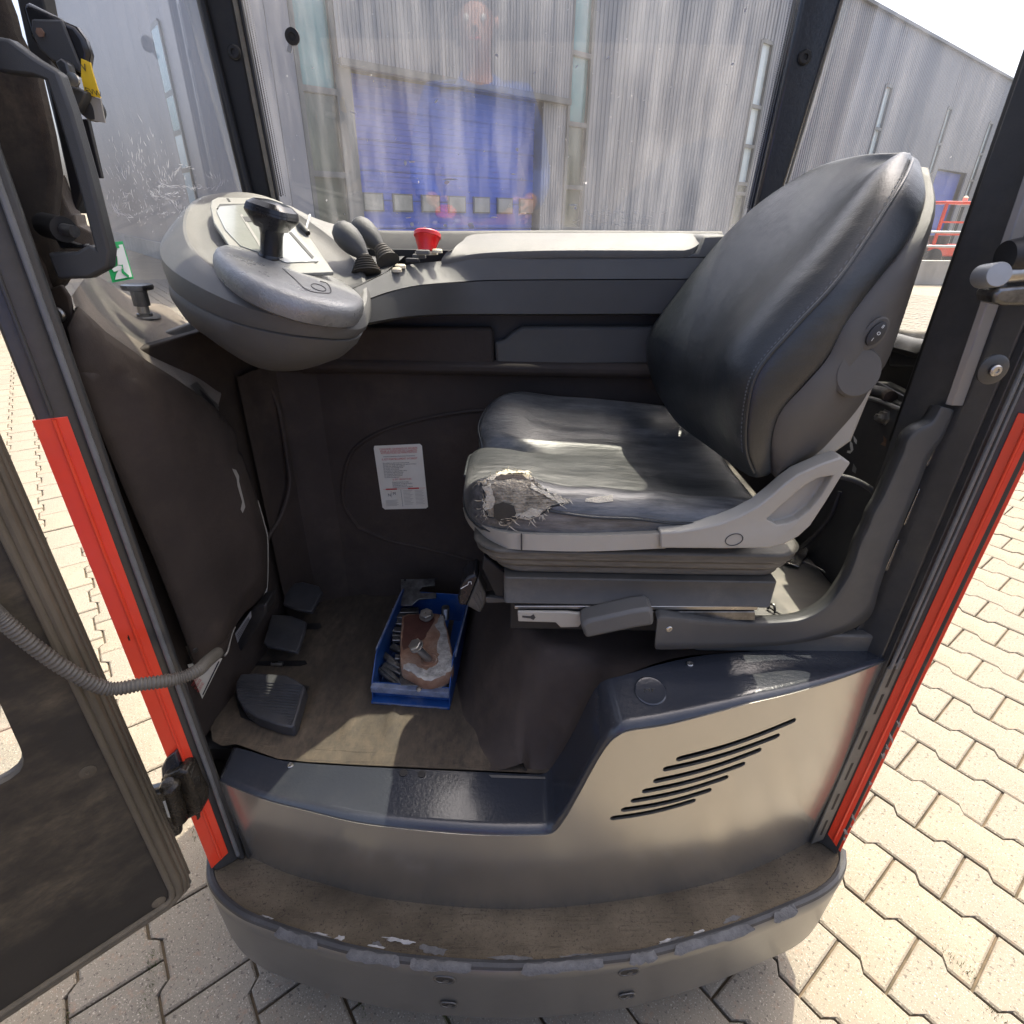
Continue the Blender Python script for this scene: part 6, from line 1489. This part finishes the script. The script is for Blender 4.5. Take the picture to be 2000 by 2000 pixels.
for (a, b, z, w_, lab) in bits:
    A, B = at(a[0]+9, a[1]+6, z), at(b[0]+6, b[1]+6, z-.006); t = (B-A).normalized(); s = V(-t.y, t.x, 0).normalized()*w_*.95; z_ = 0
    r_ = [[q+s*.92+V(0, 0, .001), q+s+V(0, 0, -.002), q+s*.95+V(0, 0, -.008), q-s*.95+V(0, 0, -.008), q-s+V(0, 0, -.002), q-s*.92+V(0, 0, .001)] for q in (A, B)]
    o = loft('metal_bar', r_, 'blackmetal', None, bevel=.0015); tag(o, lab, 'metal bar', 'black metal bars in the blue box')
pl2 = slab('metal_plate', [at(u, v, z) for u, v, z in [(781, 1306, .052), (860, 1302, .052), (874, 1336, .048), (866, 1340, .048), (783, 1338, .048), (780, 1330, .048)]], (0, .001, -.003), 'blackmetal', None, bevel=.001)
tag(pl2, 'thin dark square plate under the front edge of the rusty block', 'plate')
# rusty clamp block
top = [(785, 1202, .082), (796, 1197, .083), (815, 1198, .083), (850, 1196, .083), (866, 1199, .083), (876, 1235, .082), (884, 1275, .078), (886, 1300, .076), (880, 1314, .074), (866, 1322, .072), (842, 1329, .070), (825, 1328, .070), (810, 1318, .074), (798, 1311, .076), (784, 1304, .078), (781, 1290, .079), (781, 1250, .081)]
tp = [at(*q) for q in top]; cT = sum(tp, V(0, 0, 0))/len(tp)
rb_ = loft('clamp_block', [[cT+(p-cT)*.97+V(0, 0, -.028) for p in tp], [cT+(p-cT)*1.0+V(0, 0, -.022) for p in tp], [cT+(p-cT)*1.0+V(0, 0, -.004) for p in tp], [cT+(p-cT)*.97+V(0, 0, -.0005) for p in tp], [cT+(p-cT)*.8+V(0, 0, .0008*math.sin(i*2)) for i, p in enumerate(tp)], [cT+(p-cT)*.3 for p in tp]], 'rust', None, angle=50)
tag(rb_, 'rusty orange steel clamp block lying on top of the parts in the blue box', 'clamp block')
T_rb = bvh_of(rb_)
M['cast'] = mat('grey_oxidised_steel', (.48, .46, .42), .5, metal=.3, var=.5, vscale=60, bump=.8, bscale=200, dust=.5, dustcol=(.45, .42, .36), dscale=40)
M['maroon'] = mat('maroon_shade', (.085, .030, .020), .55, var=.3, vscale=40, bump=.4, bscale=300)
decal('painted_shade', ragged([(790, 1204), (800, 1200), (846, 1201), (850, 1210), (838, 1232), (828, 1248), (810, 1258), (798, 1266), (788, 1272), (785, 1250)], 6, 1.2, 5), T_rb, 'maroon', rb_, off=.0006, cell=6)  # dark patch paints the diagonal shadow over the block's upper left
decal('flaked_edge', ragged([(866, 1200), (870, 1232), (878, 1268), (884, 1300), (878, 1313), (862, 1322), (842, 1328), (822, 1326), (808, 1316), (786, 1306), (790, 1298), (806, 1296), (815, 1305), (832, 1308), (850, 1296), (858, 1280), (852, 1262), (860, 1240), (850, 1222), (862, 1200)], 6, 2, 3), T_rb, 'cast', rb_, off=.0008, cell=6, rough=.0008)
h, n = seat_on(T_rb, 838, 1290)
if h is None: h, n = at(838, 1290, .08), V(0, 0, 1)
n = V(0, 0, 1)
lathe('washer_seat', h, n, [(.0195, -.001), (.0195, .0018), (.0165, .0028), (.0145, .0012), (.0100, .0012), (.0095, .003), (.008, .003)], 'rust', rb_, n=32)
def hexb(name, base, axis, rs, ls, rh, lh, m, lab):
    ax = Vector(axis).normalized(); r = empty(name, base, label=lab, cat='bolt')
    lathe('shank', base, ax, [(rs*.9, 0), (rs, .001), (rs, ls)], m, r, n=24)
    x, y = frame_of(ax)
    def hx_(k, h): return [base+ax*h+(x*math.cos(math.pi/3*i)+y*math.sin(math.pi/3*i))*rh*k for i in range(6)]
    loft('head', [hx_(1, ls), hx_(1, ls+lh*.85), hx_(.9, ls+lh)], m, r, smooth=False, bevel=.0006)
    lathe('flange', base+ax*(ls-.0015), ax, [(rh*1.05, 0), (rh*1.05, .0014), (rh*.9, .0015)], m, r, n=24)
    return r
b1_ = h+V(0, 0, .001); b1t = P(813, 1262, Y=b1_.y-.012)
hexb('hex_bolt', b1_, (b1t-b1_), .0072, (b1t-b1_).length, .0135, .008, 'steel', 'shiny long hex bolt standing tilted in the hole of the rusty block')
h2, _ = seat_on(T_rb, 833, 1212)
h2 = h2 if h2 is not None else at(833, 1212, .082)
hexb('hex_bolt', h2+V(0, .004, 0), (0, -.15, 1), .009, .012, .0145, .009, 'steel2' if 'steel2' in M else 'steel', 'short dull hex bolt standing at the far end of the rusty block')
lathe('ball', at(819, 1350, .040), (0, 0, 1), [(.001, 0), (.0045, .001), (.0062, .005), (.0045, .0095), (.001, .011)], 'steel', None, n=16)
bpy.data.objects['ball'].name = 'steel_ball'
tag(bpy.data.objects['steel_ball'], 'small shiny steel ball stud on the front ledge of the blue box', 'ball stud')
for u, v, z in [(860, 1186, .086), (848, 1196, .086)]: pass
cl_ = loft('pipe_stub', [[at(870, 1186, .088)+V(math.cos(a)*.009, math.sin(a)*.009, 0)+V(0, -.012*k, -.02*k) for a in [math.pi/5*i for i in range(10)]] for k in (0, 1)], 'blackmetal', None)
tag(cl_, 'short oily black pipe stub beside the far right corner of the rusty block', 'pipe')

# small things seen through the glass: wall fixing
# ================================================================== PEOPLE BEHIND THE CAMERA, seen only as a reflection in the rear window
def person():
    px, py = -.17, -.42
    root = empty('person', (px, py, 0), label='person in blue work clothes standing in the yard before the cab, mirrored in its window', cat='person')
    def skinned(name, J, edges, m, sub=2, par=root):
        ks = list(J); me = bpy.data.meshes.new(name); me.from_pydata([J[k][0] for k in ks], [(ks.index(a), ks.index(b)) for a, b in edges], [])
        me.materials.append(M[m]); o = bpy.data.objects.new(name, me); C.objects.link(o); attach(o, par)
        s = o.modifiers.new('k', 'SKIN'); s.use_smooth_shade = True; s2 = o.modifiers.new('s', 'SUBSURF'); s2.levels = s2.render_levels = sub
        for i, k in enumerate(ks):
            r = J[k][1]; me.skin_vertices[0].data[i].radius = r if isinstance(r, tuple) else (r, r)
        me.skin_vertices[0].data[0].use_root = True
        return o
    q = lambda x, y, z: (px+x, py+y, z)
    J = {'pel': (q(0, 0, .98), (.155, .11)), 'wai': (q(0, .0, 1.12), (.14, .10)), 'che': (q(0, -.01, 1.34), (.17, .115)), 'nb': (q(0, -.01, 1.49), (.085, .07)), 'ne': (q(0, .0, 1.55), (.055, .055)),
         'h0': (q(0, .015, 1.62), (.065, .075)), 'h1': (q(0, .015, 1.70), (.078, .092)), 'h2': (q(0, .01, 1.77), (.068, .082))}
    E = [('pel', 'wai'), ('wai', 'che'), ('che', 'nb'), ('nb', 'ne'), ('ne', 'h0'), ('h0', 'h1'), ('h1', 'h2')]
    for s, n in ((-1, 'L'), (1, 'R')):
        J.update({n+'sh': (q(.175*s, -.01, 1.44), .056), n+'el': (q(.255*s, -.02, 1.17), .042), n+'wr': (q(.20*s+.02, .22, 1.10), .027), n+'pa': (q(.185*s+.02, .29, 1.10), (.018, .040)),
                  n+'hi': (q(.10*s, 0, .90), .092), n+'kn': (q(.11*s, .01, .50), .060), n+'an': (q(.11*s, -.02, .09), .040), n+'to': (q(.12*s, .13, .04), (.040, .03))})
        E += [('che', n+'sh'), (n+'sh', n+'el'), (n+'el', n+'wr'), (n+'wr', n+'pa'), ('pel', n+'hi'), (n+'hi', n+'kn'), (n+'kn', n+'an'), (n+'an', n+'to')]
        for f in range(4):
            L_ = (.030, .034, .032, .026)[f]; z0 = 1.13-.018*f; a = q(.185*s+.02, .325, z0); b = (a[0]-s*.010, a[1]+L_, z0-.004); c = (a[0]-s*.032, a[1]+L_*1.25, z0-.008); 
            J.update({f'{n}f{f}a': (a, .0095), f'{n}f{f}b': (b, .0088), f'{n}f{f}c': (c, .0075)}); E += [(n+'pa', f'{n}f{f}a'), (f'{n}f{f}a', f'{n}f{f}b'), (f'{n}f{f}b', f'{n}f{f}c')]
        a = q(.165*s+.02, .255, 1.135); b = (a[0]-s*.022, a[1]+.035, a[2]+.012); c = (a[0]-s*.032, a[1]+.065, a[2]+.012)
        J.update({n+'ta': (a, .012), n+'tb': (b, .0105), n+'tc': (c, .009)}); E += [(n+'wr', n+'ta'), (n+'ta', n+'tb'), (n+'tb', n+'tc')]
    body = skinned('body', J, E, 'skin')
    G = {'pel': (q(0, 0, .98), (.185, .135)), 'wai': (q(0, 0, 1.14), (.180, .130)), 'che': (q(0, -.01, 1.35), (.200, .140)), 'nb': (q(0, -.01, 1.485), (.10, .085)), 'co': (q(0, -.005, 1.525), (.072, .072))}
    EG = [('pel', 'wai'), ('wai', 'che'), ('che', 'nb'), ('nb', 'co')]
    for s, n in ((-1, 'L'), (1, 'R')):
        G.update({n+'sh': (q(.185*s, -.01, 1.44), .078), n+'el': (q(.262*s, -.02, 1.17), .062), n+'el2': (q(.245*s+.01, .06, 1.13), .056), n+'wr': (q(.205*s+.02, .185, 1.105), .046)})
        EG += [('che', n+'sh'), (n+'sh', n+'el'), (n+'el', n+'el2'), (n+'el2', n+'wr')]
    skinned('jacket', G, EG, 'workblue')
    T = {'pel': (q(0, 0, .99), (.165, .122)), }
    ET = []
    for s, n in ((-1, 'L'), (1, 'R')):
        T.update({n+'hi': (q(.10*s, 0, .87), .108), n+'kn': (q(.11*s, .01, .50), .082), n+'an': (q(.11*s, -.02, .13), .068)}); ET += [('pel', n+'hi'), (n+'hi', n+'kn'), (n+'kn', n+'an')]
        skinned('shoe', {'a': (q(.11*s, -.04, .055), .048), 'b': (q(.115*s, .05, .045), (.05, .042)), 'c': (q(.12*s, .16, .038), (.045, .034))}, [('a', 'b'), ('b', 'c')], 'shoe')
    skinned('trousers', T, ET, 'workblue')
    skinned('hair', {'a': (q(0, -.03, 1.72), (.082, .085)), 'b': (q(0, .0, 1.775), (.074, .085)), 'c': (q(0, -.05, 1.66), (.07, .05))}, [('a', 'b'), ('a', 'c')], 'hair')
    hx0 = Vector(q(0, .095, 1.69))
    lathe('nose', hx0+V(0, .002, -.012), (0, 1, .3), [(.013, -.01), (.010, .010), (.004, .020)], 'skin', root, n=12)
    for s in (-1, 1):
        lathe('eye', hx0+V(.031*s, -.008, .012), (0, 1, 0), [(.011, -.004), (.009, .004), (.002, .007)], 'signwhite', root, n=12)
        lathe('ear', Vector(q(.078*s, .0, 1.685)), (s, 0, 0), [(.018, -.006), (.020, .006), (.010, .010)], 'skin', root, n=14)
    tube('mouth', [hx0+V(-.022, -.010, -.048), hx0+V(0, -.004, -.050), hx0+V(.022, -.010, -.048)], .004, 'redprint', root, n=8)
person()
